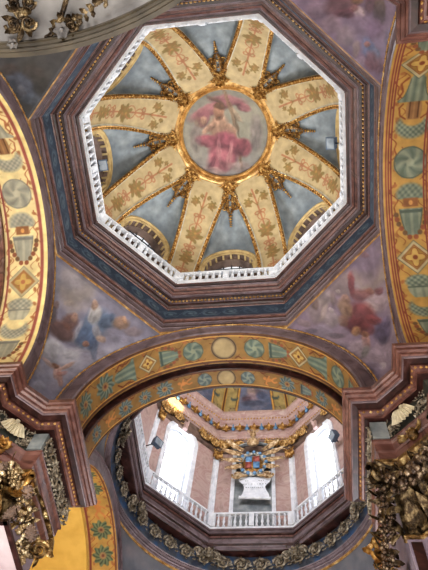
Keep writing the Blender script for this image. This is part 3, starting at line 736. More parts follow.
BG={'NW':((116,114,132),(142,138,152),(150,140,136)),'NE':((118,104,124),(146,130,142),(152,138,126)),'SE':((112,96,116),(138,120,138),(128,118,140)),'SW':((66,66,68),(88,84,82),(78,76,72))}
LB={'NW':'triangular ceiling fresco with a blue-robed seated figure on clouds','NE':'triangular ceiling fresco with a crimson-robed figure among putti and clouds','SE':'violet-toned corner fresco at the upper right with a putto in blue','SW':'dark shadowed corner fresco at the upper left beside the cornice'}
for key,sx,sy in (('NW',-1,1),('NE',1,1),('SE',1,-1),('SW',-1,-1)):
    th=np.radians(np.concatenate([[61.5],np.linspace(61.4,0,150)])); NT=130; t=np.linspace(0,1,NT)
    TH,T=np.meshgrid(th,t,indexing='ij')
    c=4*np.cos(TH); x=c+(4.62-c)*T; y=4.62+(c-4.62)*T; z=14.1+4*np.sin(TH); z[0]=17.9
    k=.18*np.sin(PI*T)*np.sin(np.clip((math.radians(61.5)-TH)/math.radians(61.5),0,1)*PI)
    S=(x-y)/2**.5; x=x+k*.7; y=y+k*.7
    ext=np.stack([sx*x,sy*y,z],-1)
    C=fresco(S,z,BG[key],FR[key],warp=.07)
    low=np.stack([sx*x[-1:],sy*y[-1:],z[-1:]-1.3],-1)
    root=empty('pendentive_fresco',(sx*3.6,sy*3.6,13),label=LB[key],cat='fresco',group='triangular corner frescoes below the large dome')
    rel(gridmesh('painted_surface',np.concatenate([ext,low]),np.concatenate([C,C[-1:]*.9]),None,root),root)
    # small gilded gable niche at the foot of the pendentive
    mb=MB(); pts=[]
    for i in range(17):
        a=PI*i/16; s_=.46*math.cos(a); zz=13.2+.75*math.sin(a)
        b=(8.62-.25)/2; pts.append((sx*(b+s_*.7071),sy*(b-s_*.7071),zz))
    mb.tube(pts,.035,5); rel(mb.build('gilded_foot_arch',M['gold_line'],root),root)

# ================================================================== CROSSING: arches
def soffit(name,r,d0,d1,cz,z0,mp,ground,motifs,s,root,borders,du=.021,g=(G1,G2,G3),rb=RB,flip=False,cd=None,fun=None,shade=None):
    L=(cz-z0)*2+PI*r; n=int(L/du); m=int((d1-d0)/du)
    ss=np.linspace(0,L,n+1); pts=[]
    for q in ss:
        if q<cz-z0: pts.append((-r,z0+q))
        elif q>L-(cz-z0): pts.append((r,z0+L-q))
        else:
            a=PI-(q-(cz-z0))/r; pts.append((r*math.cos(a),cz+r*math.sin(a)))
    dd=np.linspace(d0,d1,m+1)
    P=np.array([[mp(h,d,z) for d in dd] for h,z in pts])
    Y,X=np.meshgrid(ss,dd,indexing='ij')
    C=np.zeros(P.shape)+np.asarray(ground,float); C=mixc(C,np.clip((fbm(X*3+r,Y*3)-.45)*3,0,1)*.3,np.asarray(ground)*.82)
    cd=cd if cd is not None else (d0+d1)/2
    # arabesque tendrils along both sides
    for sg in (-1,1):
        off=cd+sg*s*1.05+ .07*np.sin(Y*9+sg)+.05*np.sin(Y*17)
        C=mixc(C,sm(np.abs(X-off)-.018,.02)*(np.sin(Y*4.3+sg)>-.5),rb)
        off=cd+sg*s*.75+ .1*np.sin(Y*13+2*sg); C=mixc(C,sm(np.abs(X-off)-.014,.02)*(np.sin(Y*6.1+sg*2)>.0)*.8,rb)
        for q in np.arange(.2,L,.43): C=mixc(C,ell(X,Y,cd+sg*s*(1.0+.1*math.sin(q*5)),q,.045,.07,q,.3)*.8,(150,96,60))
    for ang,kind,k in motifs:
        q=(cz-z0)+r*rad(180-ang)
        a0=max(0,int((q-s*2.3)/L*n)); a1=min(n+1,int((q+s*2.3)/L*n)+1)
        if a1-a0<4: continue
        Ys=Y[a0:a1]; Xs=X[a0:a1]
        if flip: C[a0:a1]=motif(C[a0:a1],Xs,2*q-Ys,kind,cd,q,s*k,g,rb)
        else: C[a0:a1]=motif(C[a0:a1],Xs,Ys,kind,cd,q,s*k,g,rb)
    for b,w,col in borders: C=mixc(C,sm(np.abs(X-(d0+b))-w,.012),col)
    if shade is not None: C=C*shade
    return rel(gridmesh(name,P,C,None,root),root)
side_m=[(90,'shell',1.0),(104.5,'crescent',.95),(112.5,'tulip',.85),(121.5,'bell',.98),(134,'diamond',1.0),(146,'vase',.95),(158,'shell',1),(77,'basket',.95),(65,'vase',1.0),(49.5,'diamond',1.0),(36,'bowl',1.0),(24.5,'crescent',.9),(14,'vase',.9)]
# Y runs from h=-r to h=+r; for the side arches h is world y, so +Y is towards the second dome
DR=(128,66,58)
def crossing_arch(key,mp,label,ground,shade=None,g=(G1,G2,G3)):
    root=empty('crossing_arch',(0,0,13),label=label,cat='arch',group='crossing arches')
    rel(arch_sweep('archivolt',[(4.0,0.0),(4.0,-.05),(3.93,-.06),(3.91,-.03),(3.84,-.04),(3.68,-.04),(3.66,-.06),(3.57,-.06),(3.54,-.03),(3.52,-.03)],CZ,12.7,mp,M['marble_grey'],root),root)
    mb=MB(); ap_=[mp(h,-.07,z) for h,z in arc_pts(3.97,CZ,12.9,64)]; beads_on(mb,ap_,.035,.1); mb.tube(ap_,.022,4)
    rel(mb.build('gilded_bead_moulding',M['gold_line'],root),root)
    return root
rE=crossing_arch('E',mpE,'right-edge side arch with a deep golden soffit painted with shells and urns',None)
bE=[(.08,.02,DR),(.14,.02,DR),(.2,.02,DR),(1.1,.02,DR),(1.03,.02,DR)]
soffit('painted_soffit',3.52,-.03,1.2,CZ,12.7,mpE,(180,144,82),side_m,.4,rE,bE,cd=.66)
rel(arch_sweep('inner_step',[(3.52,1.2),(3.4,1.2),(3.38,1.3),(3.38,1.5),(3.34,1.52)],CZ,12.7,mpE,M['marble'],rE),rE)
rW=crossing_arch('W',mpW,'left-edge side arch with a brightly lit golden soffit painted with shells and urns',None)
bW=[(.05,.035,(236,214,150)),(.16,.05,(150,84,74)),(1.13,.03,(140,74,66))]
soffit('painted_soffit',3.52,-.03,1.2,CZ,12.7,mpW,(224,206,156),side_m,.4,rW,bW,cd=.66,g=((150,150,138),(176,172,154),(122,122,116)),rb=(166,108,76))  # paler ground and motifs paint in the light falling on this arch
rel(arch_sweep('inner_step',[(3.52,1.2),(3.4,1.2),(3.38,1.3),(3.38,1.5),(3.34,1.52)],CZ,12.7,mpW,M['marble'],rW),rW)
rN=crossing_arch('N',mpN,'broad double arch with gold painted bands between the two domes',None)
far1=[(90,'medallion',1.05),(75,'shell',.8),(105,'shell',.8),(63,'vase',.9),(117,'vase',.9),(52,'diamond',.8),(128,'diamond',.7),(40,'bell',1.0),(140,'bell',1.0),(27,'shell',.8),(153,'wreath',1.0),(14,'vase',.8),(168,'wreath',.9)]
bN=[(.04,.03,(90,60,48)),(.1,.012,(206,160,84)),(.94,.03,(90,60,48)),(.88,.012,(206,160,84))]
soffit('painted_band_front',3.52,-.03,.98,CZ,12.7,mpN,(146,114,66),far1,.37,rN,bN,cd=.47,g=((104,118,108),(140,146,124),(70,84,78)),rb=(104,58,38))
rel(arch_sweep('dark_step',[(3.52,.98),(3.56,1.0),(3.56,1.08),(3.42,1.1),(3.40,1.12)],CZ,12.7,mpN,M['marble_dark'],rN),rN)
far2=[(90,'medallion',1.05),(101,'shell',.75),(79,'shell',.75),(112,'putto',.7),(68,'putto',.7),(122,'wreath',.95),(58,'wreath',.95),(47,'vase',.8),(133,'wreath',.8),(37,'wreath',.9),(145,'wreath',.95),(156,'putto',.7),(27,'putto',.7),(167,'wreath',.9),(15,'wreath',.9)]
soffit('painted_band_rear',3.41,1.12,1.72,CZ,12.7,mpN,(136,106,64),far2,.28,rN,[(.03,.02,(90,60,48)),(.57,.02,(90,60,48)),(.53,.012,(206,160,84))],cd=1.42,g=((98,112,112),(136,144,132),(64,76,82)),rb=(112,58,36))
rel(arch_sweep('rear_edge',[(3.41,1.72),(3.44,1.74),(3.5,1.76)],CZ,12.7,mpN,M['gold_line'],rN),rN)
rS=crossing_arch('S',mpS,'near crossing arch behind the gallery, out of view overhead',None)
rel(arch_sweep('plain_soffit',[(3.52,-.03),(3.52,1.7)],CZ,12.7,mpS,M['plaster_yellow'],rS),rS)
# thin strip of wall between arch crown and the octagon edge
for key,mp in (('north',mpN),('east',mpE),('west',mpW),('south',mpS)):
    P=np.array([[mp(h,.01,CZ+math.sqrt(16-h*h)-.02) for h in np.linspace(-1.95,1.95,25)],[mp(h,.01,18.15) for h in np.linspace(-1.95,1.95,25)]])
    gridmesh('wall_'+key,P,None,M['marble_grey'],None,kind='structure')

# ================================================================== side chapels, floor, enclosing walls
gridmesh('floor',np.array([[(-14,-16,0),(14,-16,0)],[(-14,20,0),(14,20,0)]]),None,M['floorm'],None,smooth=False,kind='structure')
for nm,sx,mt in (('wall_chapel_left',-1,'plaster'),('wall_chapel_right',1,'plaster')):
    mp=mpE if sx>0 else mpW
    rows=[[mp(h,d,z) for h,z in arc_pts(3.34,CZ,0,40)] for d in (1.5,4.4)]
    o=gridmesh(nm,np.array(rows),None,M[mt],None,smooth=False,kind='structure')
    pts=[mp(h,4.4,z) for h,z in arc_pts(3.34,CZ,0,40)]
    mb=MB(); mb.add([mp(0,4.4,0)]+pts,[(0,i,i+1) for i in range(1,len(pts))]); e=mb.build('end_wall',M[mt],o,smooth=False)
mb=MB()
mb.add([(-9,17.2,0),(9,17.2,0),(9,17.2,19),(-9,17.2,19)],[(0,1,2,3)])
mb.build('wall_choir_back',M['plaster_grey'],None,smooth=False,kind='structure')
# ================================================================== PIERS with entablature
ENT=[(0,13.1),(0,12.99),(.05,12.97),(.06,12.9),(.13,12.86),(.13,12.8),(.2,12.76),(.22,12.68)]
ENT2=[(.3,12.56),(.34,12.54),(.38,12.5),(.5,12.48)]
ARC=[(.5,11.84),(.38,11.82),(.38,11.72),(.44,11.7),(.44,11.5),(.5,11.48),(.5,11.3),(.55,11.27),(.62,11.2)]
def pier(key,sx,sy,label,detail):
    y0=2.8 if sy>0 else 3.0
    y1=3.82 if sy>0 else 3.9
    plan=[(9.2,y0),(4.0,y0),(4.0,y0+.6),(3.58,y1),(2.96,y1),(2.96,6.75),(5.2,6.75)]
    plan=[(sx*x,sy*y) for x,y in plan]; sd=-sx*sy
    root=empty('entablature',(sx*4.2,sy*4.2,11.2),label=label,cat='entablature',group='entablatures on the crossing piers')
    R=lambda o: rel(o,root)
    R(poly_sweep('cornice_top',plan,[(1.6,13.12),(0,13.1),(0,12.99),(.04,12.97),(.05,12.9),(.1,12.87),(.11,12.8),(.14,12.78)],M['marble'],root,sd))
    R(poly_sweep('light_fillet',plan,[(.14,12.78),(.15,12.75),(.17,12.74)],M['marble_grey'],root,sd))
    R(poly_sweep('shadow_step',plan,[(.17,12.74),(.28,12.72),(.29,12.66)],M['marble_dark'],root,sd))  # dark marble paints in the deep shade below the fillet
    mb=MB(); pp=[(q.x,q.y,12.62) for q in offset_poly(plan,sd*.32)]; beads_on(mb,pp[0:7],.035,.11)
    mb.tube(pp,.02,4)
    R(mb.build('gilded_bead_moulding',M['gold_line'],root))
    R(poly_sweep('bed_moulding',plan,[(.29,12.66),(.3,12.62),(.34,12.57),(.38,12.56),(.39,12.5)],M['marble'],root,sd))
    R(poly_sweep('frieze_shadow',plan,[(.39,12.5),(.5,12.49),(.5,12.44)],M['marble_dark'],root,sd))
    R(poly_sweep('frieze',plan,[(.5,12.44),(.5,11.84)],M['frieze_dark'],root,sd))
    R(poly_sweep('architrave',plan,[(.5,11.84),(.42,11.82),(.42,11.76),(.46,11.72),(.46,11.52),(.5,11.5),(.5,11.34),(.55,11.3),(.62,11.2)],M['marble'],root,sd))
    # pier body
    body=empty('pier',(sx*4.4,sy*4.4,0),label='%s marble pier under the %s'%('tall dark red and lilac' if sx>0 else 'tall shadowed red',('ornate entablature at the lower right' if sx>0 else 'ornate entablature at the lower left') if sy>0 else ('cornice corner at the upper right' if sx>0 else 'hidden upper left corner behind the gallery')),cat='pier')
    sh_=rel(poly_sweep('shaft',plan,[(.62,11.2),(.62,0.0)],M['lilac'],body,sd),body)
    if not detail: return
    offp=offset_poly(plan,sd*.62)
    # dark strips on the facets of the shaft
    for i in (1,2,3,4):
        a=offp[i]; b=offp[i+1]; L=(b-a).length; d=(b-a).normalized(); nrm=Vector((d.y,-d.x))*(1 if sd<0 else -1)
        nrm=-nrm if nrm.dot(Vector((-a.x,-a.y)))<0 else nrm
        for f0,f1 in (((0,1),) if L<.5 else ((.2,.55),)):
            mb=MB(); p0=a+d*(L*f0+.04)+nrm*.02; p1=a+d*(L*f1-.04)+nrm*.02
            mb.add([(p0.x,p0.y,0.3),(p1.x,p1.y,.3),(p1.x,p1.y,9.35),(p0.x,p0.y,9.35)],[(0,1,2,3)])
            mb.build('dark_marble_strip',M['marble_dark'],sh_,smooth=False)
    # ------ frieze ornaments, each a part of the entablature
    fz=12.15
    c45=Vector((sx,sy,0)).normalized(); tg=Vector((-sx,sy,0)).normalized(); nn=-c45
    q2,q3=offset_poly(plan,sd*.5)[2],offset_poly(plan,sd*.5)[3]
    mid=Vector(((q2.x+q3.x)/2,(q2.y+q3.y)/2,fz))
    mb=MB(); mb.shellfan(mid+nn*.06+Vector((0,0,.24)),tg,(nn*.1+Vector((0,0,-1))),nn,.46,7); R(mb.build('scallop_shell',M['shell'],root))
    for s in (-1,1):
        mb=MB()
        for k in range(34):
            p=mid+tg*s*(.2+.42*random.random())+Vector((0,0,random.uniform(-.28,.28)))+nn*.02
            a=random.random()*6.28; mb.leaf(p,tg*math.cos(a)+Vector((0,0,math.sin(a))),nn,.12,.06,.8,2)
            mb.ball(p+nn*.05,.022,5,3)
        mb.scroll(mid+tg*s*.42+nn*.05,tg*s,(0,0,-1),.14,1.5,.03)
        R(mb.build('leaf_relief',M['antique_silver'],root))
    qa,qb=offset_poly(plan,sd*.46)[3],offset_poly(plan,sd*.46)[4]
    m_=(qa+qb)/2; mb=MB(); mb.box((m_.x,m_.y+0.0*sy,fz-.02),(abs(qa.x-qb.x)*.92,.1,.52)); R(mb.build('plain_stone_block',M['stone_grey'],root,smooth=False))
    # scrolls along the face towards the second dome
    xx=sx*(2.96+.47)
    for k in range(6):
        y=sy*(4.5+.34*k); mb=MB(); c=Vector((xx,y,fz)); n_=Vector((-sx,0,0))
        mb.scroll(c+n_*.03,(0,1,0),(0,0,1 if k%2 else -1),.25,1.8,.028)
        mb.rosette(c+n_*.02,n_,.1,6,.03)
        for j in range(4):
            a=j*1.57+.8; mb.leaf(c+Vector((0,math.cos(a)*.2,math.sin(a)*.22)),(0,math.cos(a+.8),math.sin(a+.8)),n_,.14,.1,1.2,2)
        for j in range(14):
            a=j*.45; mb.ball(c+n_*.02+Vector((0,math.cos(a)*.2,math.sin(a)*.25)),.035,5,3)
        R(mb.build('scroll_relief',M['antique_silver'],root))
    # mask / flower on the architrave
    mb=MB(); c=mid+nn*.06+Vector((0,0,-.62)); q=offset_poly(plan,sd*.4); 
    mb.ball(c,(.12,.12,.15),9,7); 
    if sx>0:
        mb.ball(c+nn*.11+Vector((0,0,-.02)),.03,5,4)
        for s in (-1,1):
            mb.ball(c+nn*.1+tg*s*.05+Vector((0,0,.03)),.022,5,4); mb.ball(c+tg*s*.07+nn*.06+Vector((0,0,-.05)),.05,6,4)
            for k in range(5): mb.leaf(c+tg*s*.08,tg*s+Vector((0,0,.6-.3*k)),nn,.26,.1,.5,2)
        R(mb.build('winged_cherub_mask',M['bronze_mid'],root))
    else:
        mb.rosette(c+nn*.08,nn,.2,8,.08); R(mb.build('gilded_flower',M['gold'],root))
    # ------ capital
    cap=empty('pier_capital',(sx*4.1,sy*4.1,9.5),label=('dark gilded leafy capital below the right entablature, above lilac panels' if sx>0 else 'gilded leafy capital below the left entablature, brightly lit'),cat='capital')
    gm=M['gold_dark'] if sx>0 else M['bronze_mid']  # left leaves take a brighter gilding with sunlight painted in
    capp=[(9.2,y0),(4.0,y0),(4.0,y0+.6),(3.58,y1),(2.96,y1),(2.96,5.1),(5.0,5.1)]; capp=[(sx*x,sy*y) for x,y in capp]
    off=offset_poly(capp,sd*.6)
    def along(o,a,b,step):
        pts=[]
        for i in range(a,b):
            p=Vector(o[i]); q=Vector(o[i+1]); L=(q-p).length; n=max(1,int(round(L/step))); d=(q-p).normalized(); nr=Vector((-d.y,d.x))*(-sd)
            for j in range(n): pts.append((p+(q-p)*((j+.5)/n),Vector((nr.x,nr.y,0)),Vector((d.x,d.y,0))))
        return pts
    rel(poly_sweep('astragal',capp,[(.64,9.42),(.58,9.43),(.57,9.46),(.58,9.49),(.63,9.5)],M['bronze_mid'],cap,sd),cap)
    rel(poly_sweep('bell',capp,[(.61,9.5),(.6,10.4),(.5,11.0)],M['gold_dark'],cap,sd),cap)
    ab=offset_poly(capp,sd*.40)
    rows=[]
    for z,dd in ((11.2,.42),(11.14,.36),(11.05,.36),(10.98,.44),(10.96,.6)):
        rows.append([(q.x,q.y,z) for q in offset_poly(capp,sd*dd)])
    rel(gridmesh('abacus',np.array(rows),None,M['bronze_mid'],cap,smooth=False),cap)
    mb=MB()
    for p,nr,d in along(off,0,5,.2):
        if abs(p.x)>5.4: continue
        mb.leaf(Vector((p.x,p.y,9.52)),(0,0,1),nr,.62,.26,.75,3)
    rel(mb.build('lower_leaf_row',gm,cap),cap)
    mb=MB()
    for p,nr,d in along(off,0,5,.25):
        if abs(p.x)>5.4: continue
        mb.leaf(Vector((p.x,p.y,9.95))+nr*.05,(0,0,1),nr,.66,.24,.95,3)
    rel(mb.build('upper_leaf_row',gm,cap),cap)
    # corner volutes and the curved horn lip
    corner=offset_poly(capp,sd*.5)
    for ci in (4,3,2,1):
        c=corner[ci]; dirn=Vector((-sx,-sy,0)).normalized() if ci in (2,3) else (Vector((-sx*.7,-sy*.7,0)))
        if ci==1: dirn=Vector((-sx*.7,-sy*.7,0))
        c3=Vector((c.x,c.y,10.82))+dirn*.1
        mb=MB()
        if ci in (4,1):
            t1=Vector((sx,0,0)) if ci==4 else Vector((0,sy,0))
            mb.scroll(c3+Vector((0,0,-.12)),t1,(0,0,1),.24,1.9,.055,-1); mb.scroll(c3+Vector((0,0,-.12))+dirn*.12,-Vector((sx,sy,0)).normalized(),(0,0,1),.22,1.8,.06)
            lip=[c3+t1*(.62*t)+dirn*(.14*(1-t)**2)+Vector((0,0,.2-.12*math.sin(PI*t))) for t in np.linspace(0,1,9)]
            mb.tube(lip,.05,6)
            for k in range(5): mb.leaf(c3+dirn*.05+Vector((0,0,-.2)),Vector((0,0,-1))+t1*(k-2)*.35,dirn,.4,.14,.6,3)
        else:
            for k in range(3): mb.leaf(c3+Vector((0,0,-.1)),Vector((0,0,-1))+tg*(k-1)*.5,nn,.4,.2,.8,3)
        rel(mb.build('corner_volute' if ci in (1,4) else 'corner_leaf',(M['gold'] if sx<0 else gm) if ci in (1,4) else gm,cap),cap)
pier('NE',1,1,'stepped red marble entablature with shell frieze projecting at the lower right',True)
pier('NW',-1,1,'stepped red marble entablature with shell frieze projecting at the lower left',True)
pier('SE',1,-1,'dark red cornice corner showing at the top right edge',False)
pier('SW',-1,-1,'dark cornice corner hidden behind the upper left gallery',False)
# ---------------- garlands of fruit
def garland(path,r,label,step=.1,fr=.055,leafy=True,cones=0,mat='fruit'):
    root=empty('fruit_garland',path[0],label=label,cat='garland',group='fruit garlands on the pier capitals')
    pts=[Vector(p) for p in path]; dense=[]
    for a,b in zip(pts[:-1],pts[1:]):
        n=max(2,int((b-a).length/step))
        for i in range(n): dense.append(a.lerp(b,i/n))
    mb=MB(); ml=MB(); N=len(dense)
    for i,p in enumerate(dense):
        t=i/max(1,N-1); rr=r*(.55+.45*math.sin(PI*min(1,max(0,t*.9+.1))))
        for k in range(12):
            d=Vector((random.gauss(0,1),random.gauss(0,1),random.gauss(0,1))).normalized(); q=p+d*rr*(.75+.25*random.random()); s=fr*.8*(.7+.6*random.random())
            mb.ball(q,s,6,4)
        for k in range(2):
            d=Vector((random.gauss(0,1),random.gauss(0,1),random.gauss(0,.6))).normalized(); ml.leaf(p+d*rr*.7,d,Vector((-d.y,d.x,.4)),.24,.13,.6,3)
    rel(mb.build('fruit_cluster',M[mat],root),root); rel(ml.build('leaf_spray',M['gold_dark'],root),root)
    for k in range(cones):
        p=dense[int((k+.5)/cones*N)]; s=1 if k%2 else -1; c=p+Vector((s*.2,-.12,-.08)); mb=MB()
        ax=Vector((s*.5,-.1,-1)).normalized().to_track_quat('Z','Y').to_matrix()
        mb.ball(c,(.1,.1,.2),8,6,ax)
        for q in range(40):
            th=math.acos(1-2*(q+.5)/40); ph=q*2.4; v=Vector((.1*math.sin(th)*math.cos(ph),.1*math.sin(th)*math.sin(ph),.2*math.cos(th))); mb.ball(c+ax@v,.024,4,3)
        rel(mb.build('pine_cone',M['brown'],root),root)
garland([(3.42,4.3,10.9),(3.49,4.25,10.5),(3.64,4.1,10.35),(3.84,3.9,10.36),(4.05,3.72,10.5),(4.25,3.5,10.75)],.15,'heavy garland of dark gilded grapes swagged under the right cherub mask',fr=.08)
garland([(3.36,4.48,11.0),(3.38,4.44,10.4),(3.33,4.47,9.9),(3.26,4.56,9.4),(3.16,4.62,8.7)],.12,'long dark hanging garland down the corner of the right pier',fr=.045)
garland([(-3.62,3.95,10.95),(-3.5,4.1,10.7),(-3.34,4.4,10.5),(-3.16,4.52,10.1),(-3.08,4.6,9.7),(-2.98,4.7,9.2)],.15,'bright fruit and pine cone garland hanging down the left capital',cones=5,mat='fruit_lit')
garland([(-3.72,3.9,10.6),(-3.9,3.8,10.45),(-4.1,3.65,10.5),(-4.3,3.4,10.8)],.13,'short swag of gilded fruit at the left edge under the flower',mat='fruit_lit')
def volute_bracket(pts,ax1,ax2,R_,c,label,mat):
    root=empty('gilded_volute',c,label=label,cat='volute')
    mb=MB(); n=len(pts); mb.tube(pts,[.03+.025*math.sin(PI*i/(n-1)) for i in range(n)],7)
    for i in range(1,n): mb.leaf(pts[i],Vector(pts[i-1])-Vector(pts[i])+Vector((.05,-.1,0)),(0,-.7,-.7),.24,.12,.8,3); ca_=rel(mb.build('curved_arm',M[mat],root),root)
    mb=MB(); mb.scroll(c,ax1,ax2,R_,2.1,.05)
    for k in range(6): mb.leaf(Vector(c)+Vector(ax1)*(.15*math.cos(k))+Vector(ax2)*.15*math.sin(k),Vector(ax1)*math.cos(k)+Vector(ax2)*math.sin(k),(0,-.7,-.7),.3,.12,.7,3)
    mb.build('spiral_end',M[mat],ca_)
volute_bracket([(-3.3,4.55,11.0),(-3.14,4.72,10.8),(-3.0,4.85,10.55),(-2.88,4.95,10.35),(-2.76,5.05,10.1),(-2.7,5.1,9.8)],(.7,.4,0),(0,0,1),.22,(-2.92,4.98,9.85),'curling gilded volute below the left entablature, against the yellow arch','bronze_mid')
volute_bracket([(3.24,4.66,9.95),(3.16,4.74,9.8),(3.06,4.8,9.68),(2.94,4.88,9.62)],(-.7,-.4,0),(0,0,-1),.14,(3.14,4.76,9.4),'small bright gilded scroll at the lower right beside the hanging garland','gold')
# ---------------- framed pale canopy panel at the lower left
cp=empty('canopy_panel',(-3.4,4.6,9.0),label='pale pink flat canopy underside with dark mahogany frame at the bottom left corner',cat='canopy')
mb=MB(); mb.box((-4.1,4.75,9.1),(2.36,2.3,.08)); rel(mb.build('pale_underside',M['whitepink'],cp,smooth=False),cp)
mb=MB(); 
for c,d in (((-2.88,4.76,9.04),(.08,2.46,.06)),((-4.1,3.57,9.04),(2.5,.08,.06)),((-4.1,5.93,9.04),(2.5,.08,.06))): mb.box(c,d)
rel(mb.build('mahogany_frame',M['marble_dark'],cp,smooth=False),cp)

# ================================================================== ORGAN GALLERY at the upper left
gal=empty('organ_gallery',(0,-7.5,9),label='curved grey-white gallery underside with gilded stucco at the top left corner',cat='gallery')
gcx,gcy,gr_=-.93,-7.65,4.27
def gring(r,z,x0=-3.4,x1=3.45,n=80):
    out=[]
    a0=math.acos(max(-1,min(1,(x1-gcx)/gr_))) if False else None
    for i in range(n+1):
        a=rad(178-176*i/n); out.append((gcx+r*math.cos(a),gcy+r*math.sin(a),z))
    return out
rel(gridmesh('rim_moulding',np.array([gring(r,z) for r,z in ((4.2,9.7),(4.24,9.2),(4.27,9.02),(4.22,9.0),(4.21,8.97),(4.18,8.97),(4.16,9.0),(4.13,9.0),(4.11,8.98),(4.09,9.03))]),None,M['organ_rim'],gal,smooth=False),gal)
rel(gridmesh('stucco_underside',np.array([gring(r,z) for r,z in ((4.09,9.03),(4.0,9.1),(3.7,9.14),(3.2,9.18),(2.2,9.2),(.02,9.2))]),None,M['organ_white'],gal),gal)
mb=MB(); dn=Vector((0,0,-1))
def G(x,y,r=.07): mb.ball((x,y,9.02),r,6,4)
for cx,cy,R_ in ((-1.0,-3.74,.22),(-.5,-3.66,.16),(-.95,-3.95,.18)):
    for k in range(7):
        a=k*.9; mb.leaf((cx+.04*math.cos(a),cy+.04*math.sin(a),9.05),(math.cos(a),math.sin(a),0),dn,R_,.1,.8,3)
    mb.scroll((cx+.08,cy,9.03),(1,0,0),(0,1,0),R_*.45,1.5,.022); mb.scroll((cx-.1,cy,9.03),(-1,0,0),(0,1,0),R_*.45,1.5,.022)
arc=[(-.75+.45*t,-3.56-.55*t**1.7*1.2,9.04) for t in np.linspace(0,1,14)]; mb.tube(arc,.03,5); beads_on(mb,arc,.03,.06)
arc=[(-1.3+.6*t,-3.5-.03*math.sin(t*6),9.04) for t in np.linspace(0,1,10)]; beads_on(mb,arc,.04,.07)
for k in range(26):
    t=k/25; x=-.46+.75*t; y=-3.66-.35*t; a=random.random()*6.28; mb.leaf((x,y,9.06),(math.cos(a),math.sin(a),0),dn,.12,.07,.8,2)
rel(mb.build('gilded_stucco_cartouche',M['gold_dark'],gal),gal)
for c_,r_ in (((-.52,-3.62,8.98),.07),((-1.13,-3.53,9.0),.05)):
    mb=MB(); mb.rosette(c_,(0,0,-1),r_*1.6,6,.03); rel(mb.build('white_flower_knob',M['organ_white'],gal),gal)

# ================================================================== floodlights
def floodlight(loc,aim,label,s=.3,arm=None):
    root=empty('floodlight',loc,label=label,cat='floodlight')
    q=Vector(aim).normalized().to_track_quat('Z','Y').to_matrix()
    L=Vector(loc)
    mb=MB(); mb.box(L,(s,s*.8,s*.45),q); mb.box(L+q@Vector((0,0,s*.26)),(s*1.1,s*.9,s*.08),q)
    for k in range(5): mb.box(L+q@Vector((-s*.4+s*.2*k,0,-s*.3)),(s*.04,s*.7,s*.2),q)
    hs=rel(mb.build('housing',M['lampcase'],root,smooth=False),root)
    mb=MB(); mb.box(L+q@Vector((0,0,s*.31)),(s*.9,s*.7,s*.03),q); mb.build('lens',M['lampglass'],hs,smooth=False)
    if arm: mb=MB(); mb.tube([loc,arm],.02,5); rel(mb.build('bracket',M['iron'],root),root)
floodlight((3.69,.0,21.6),(-.6,0,-.9),'small grey floodlight on a bracket above the right balustrade of the large dome',.36,(4.02,0,21.3))
floodlight((-3.86,.09,21.6),(.3,0,-.95),'small dark grey floodlight before the left lunette of the large dome',.34,(-4.1,.09,21.2))
# ================================================================== CHOIR (second dome)
# side arches
def choir_arch(sx,label):
    mp=lambda h,d,z:(sx*(4.5+d),11.3+h,z)
    root=empty('choir_side_arch',(sx*4.5,11.3,12),label=label,cat='arch',group='side arches of the second bay')
    rel(arch_sweep('archivolt',[(4.5,.0),(4.5,-.05),(4.43,-.06),(4.4,-.03),(4.12,-.03),(4.1,-.05),(3.97,-.05),(3.95,-.02)],14.0,12.6,mp,M['marble_grey'],root),root)
    k=[(172-13.5*i,'wreath' if i%3 else 'putto',1.0) for i in range(13)]
    soffit('painted_soffit',3.95,-.02,1.05,14.0,12.6,mp,(180,144,78),k,.37,root,[(.06,.03,(110,66,48)),(.98,.04,(120,60,48))],cd=.5,g=((96,110,84),(128,136,100),(60,72,56)),rb=(150,84,44))
    rel(arch_sweep('plain_vault',[(3.95,1.05),(3.85,1.07),(3.85,3.2)],14.0,0,mp,M['plaster_yellow'],root),root)
    pts=[mp(h,3.2,z) for h,z in arc_pts(3.85,14.0,0,40)]
    mb=MB(); mb.add([mp(0,3.2,0)]+pts,[(0,i,i+1) for i in range(1,len(pts))]); rel(mb.build('chapel_wall',M['plaster_yellow'],root,smooth=False),root)
choir_arch(-1,'golden arch soffit painted with green wreaths at the lower left')
choir_arch(1,'golden wreath-painted arch of the second bay, hidden by the right pier')
# pendentive vault between the arches and the ring
N=240; rows=[[],[],[],[],[]]
for i in range(N+1):
    a=2*PI*i/N; dx,dy=math.cos(a),math.sin(a)
    tx=4.5/abs(dx) if abs(dx)>1e-6 else 1e9; ty=(11.1-6.36)/abs(dy) if dy<-1e-6 else (4.9/abs(dy) if dy>1e-6 else 1e9)
    t=min(tx,ty); wx_,wy_=dx*t,11.1+dy*t
    if tx<ty: hh=wy_-11.3; r_=4.48
    else: hh=wx_; r_=3.46 if dy<0 else 4.2
    cz=14.0
    z=cz+math.sqrt(max(0,r_*r_-hh*hh))
    R0=Vector((5.0*dx,11.1+5.0*dy,18.96)); W=Vector((wx_,wy_,z))
    for k in range(5):
        s=k/4; p=W.lerp(R0,s); rows[k].append(tuple(p))
low=[(p[0],p[1],12.0) for p in rows[0]]
gridmesh('wall_choir_vault',np.array(rows),None,M['plaster_grey'],None,kind='structure')
cr=empty('choir_ring_frieze',(0,YC2,18.9),label='round lilac marble ring with silver scroll frieze below the small bright dome',cat='frieze')
rel(circ_sweep('gilded_edge',[(5.08,18.97),(5.02,18.9),(4.96,18.9),(4.95,18.96)],M['gold_line'],cr,YC2),cr)
rel(circ_sweep('ring_moulding',[(4.95,18.96),(4.92,18.98),(4.9,19.04),(4.86,19.06),(4.86,19.12),(4.78,19.14),(4.78,19.18),(4.74,19.2)],M['marble_grey'],cr,YC2),cr)
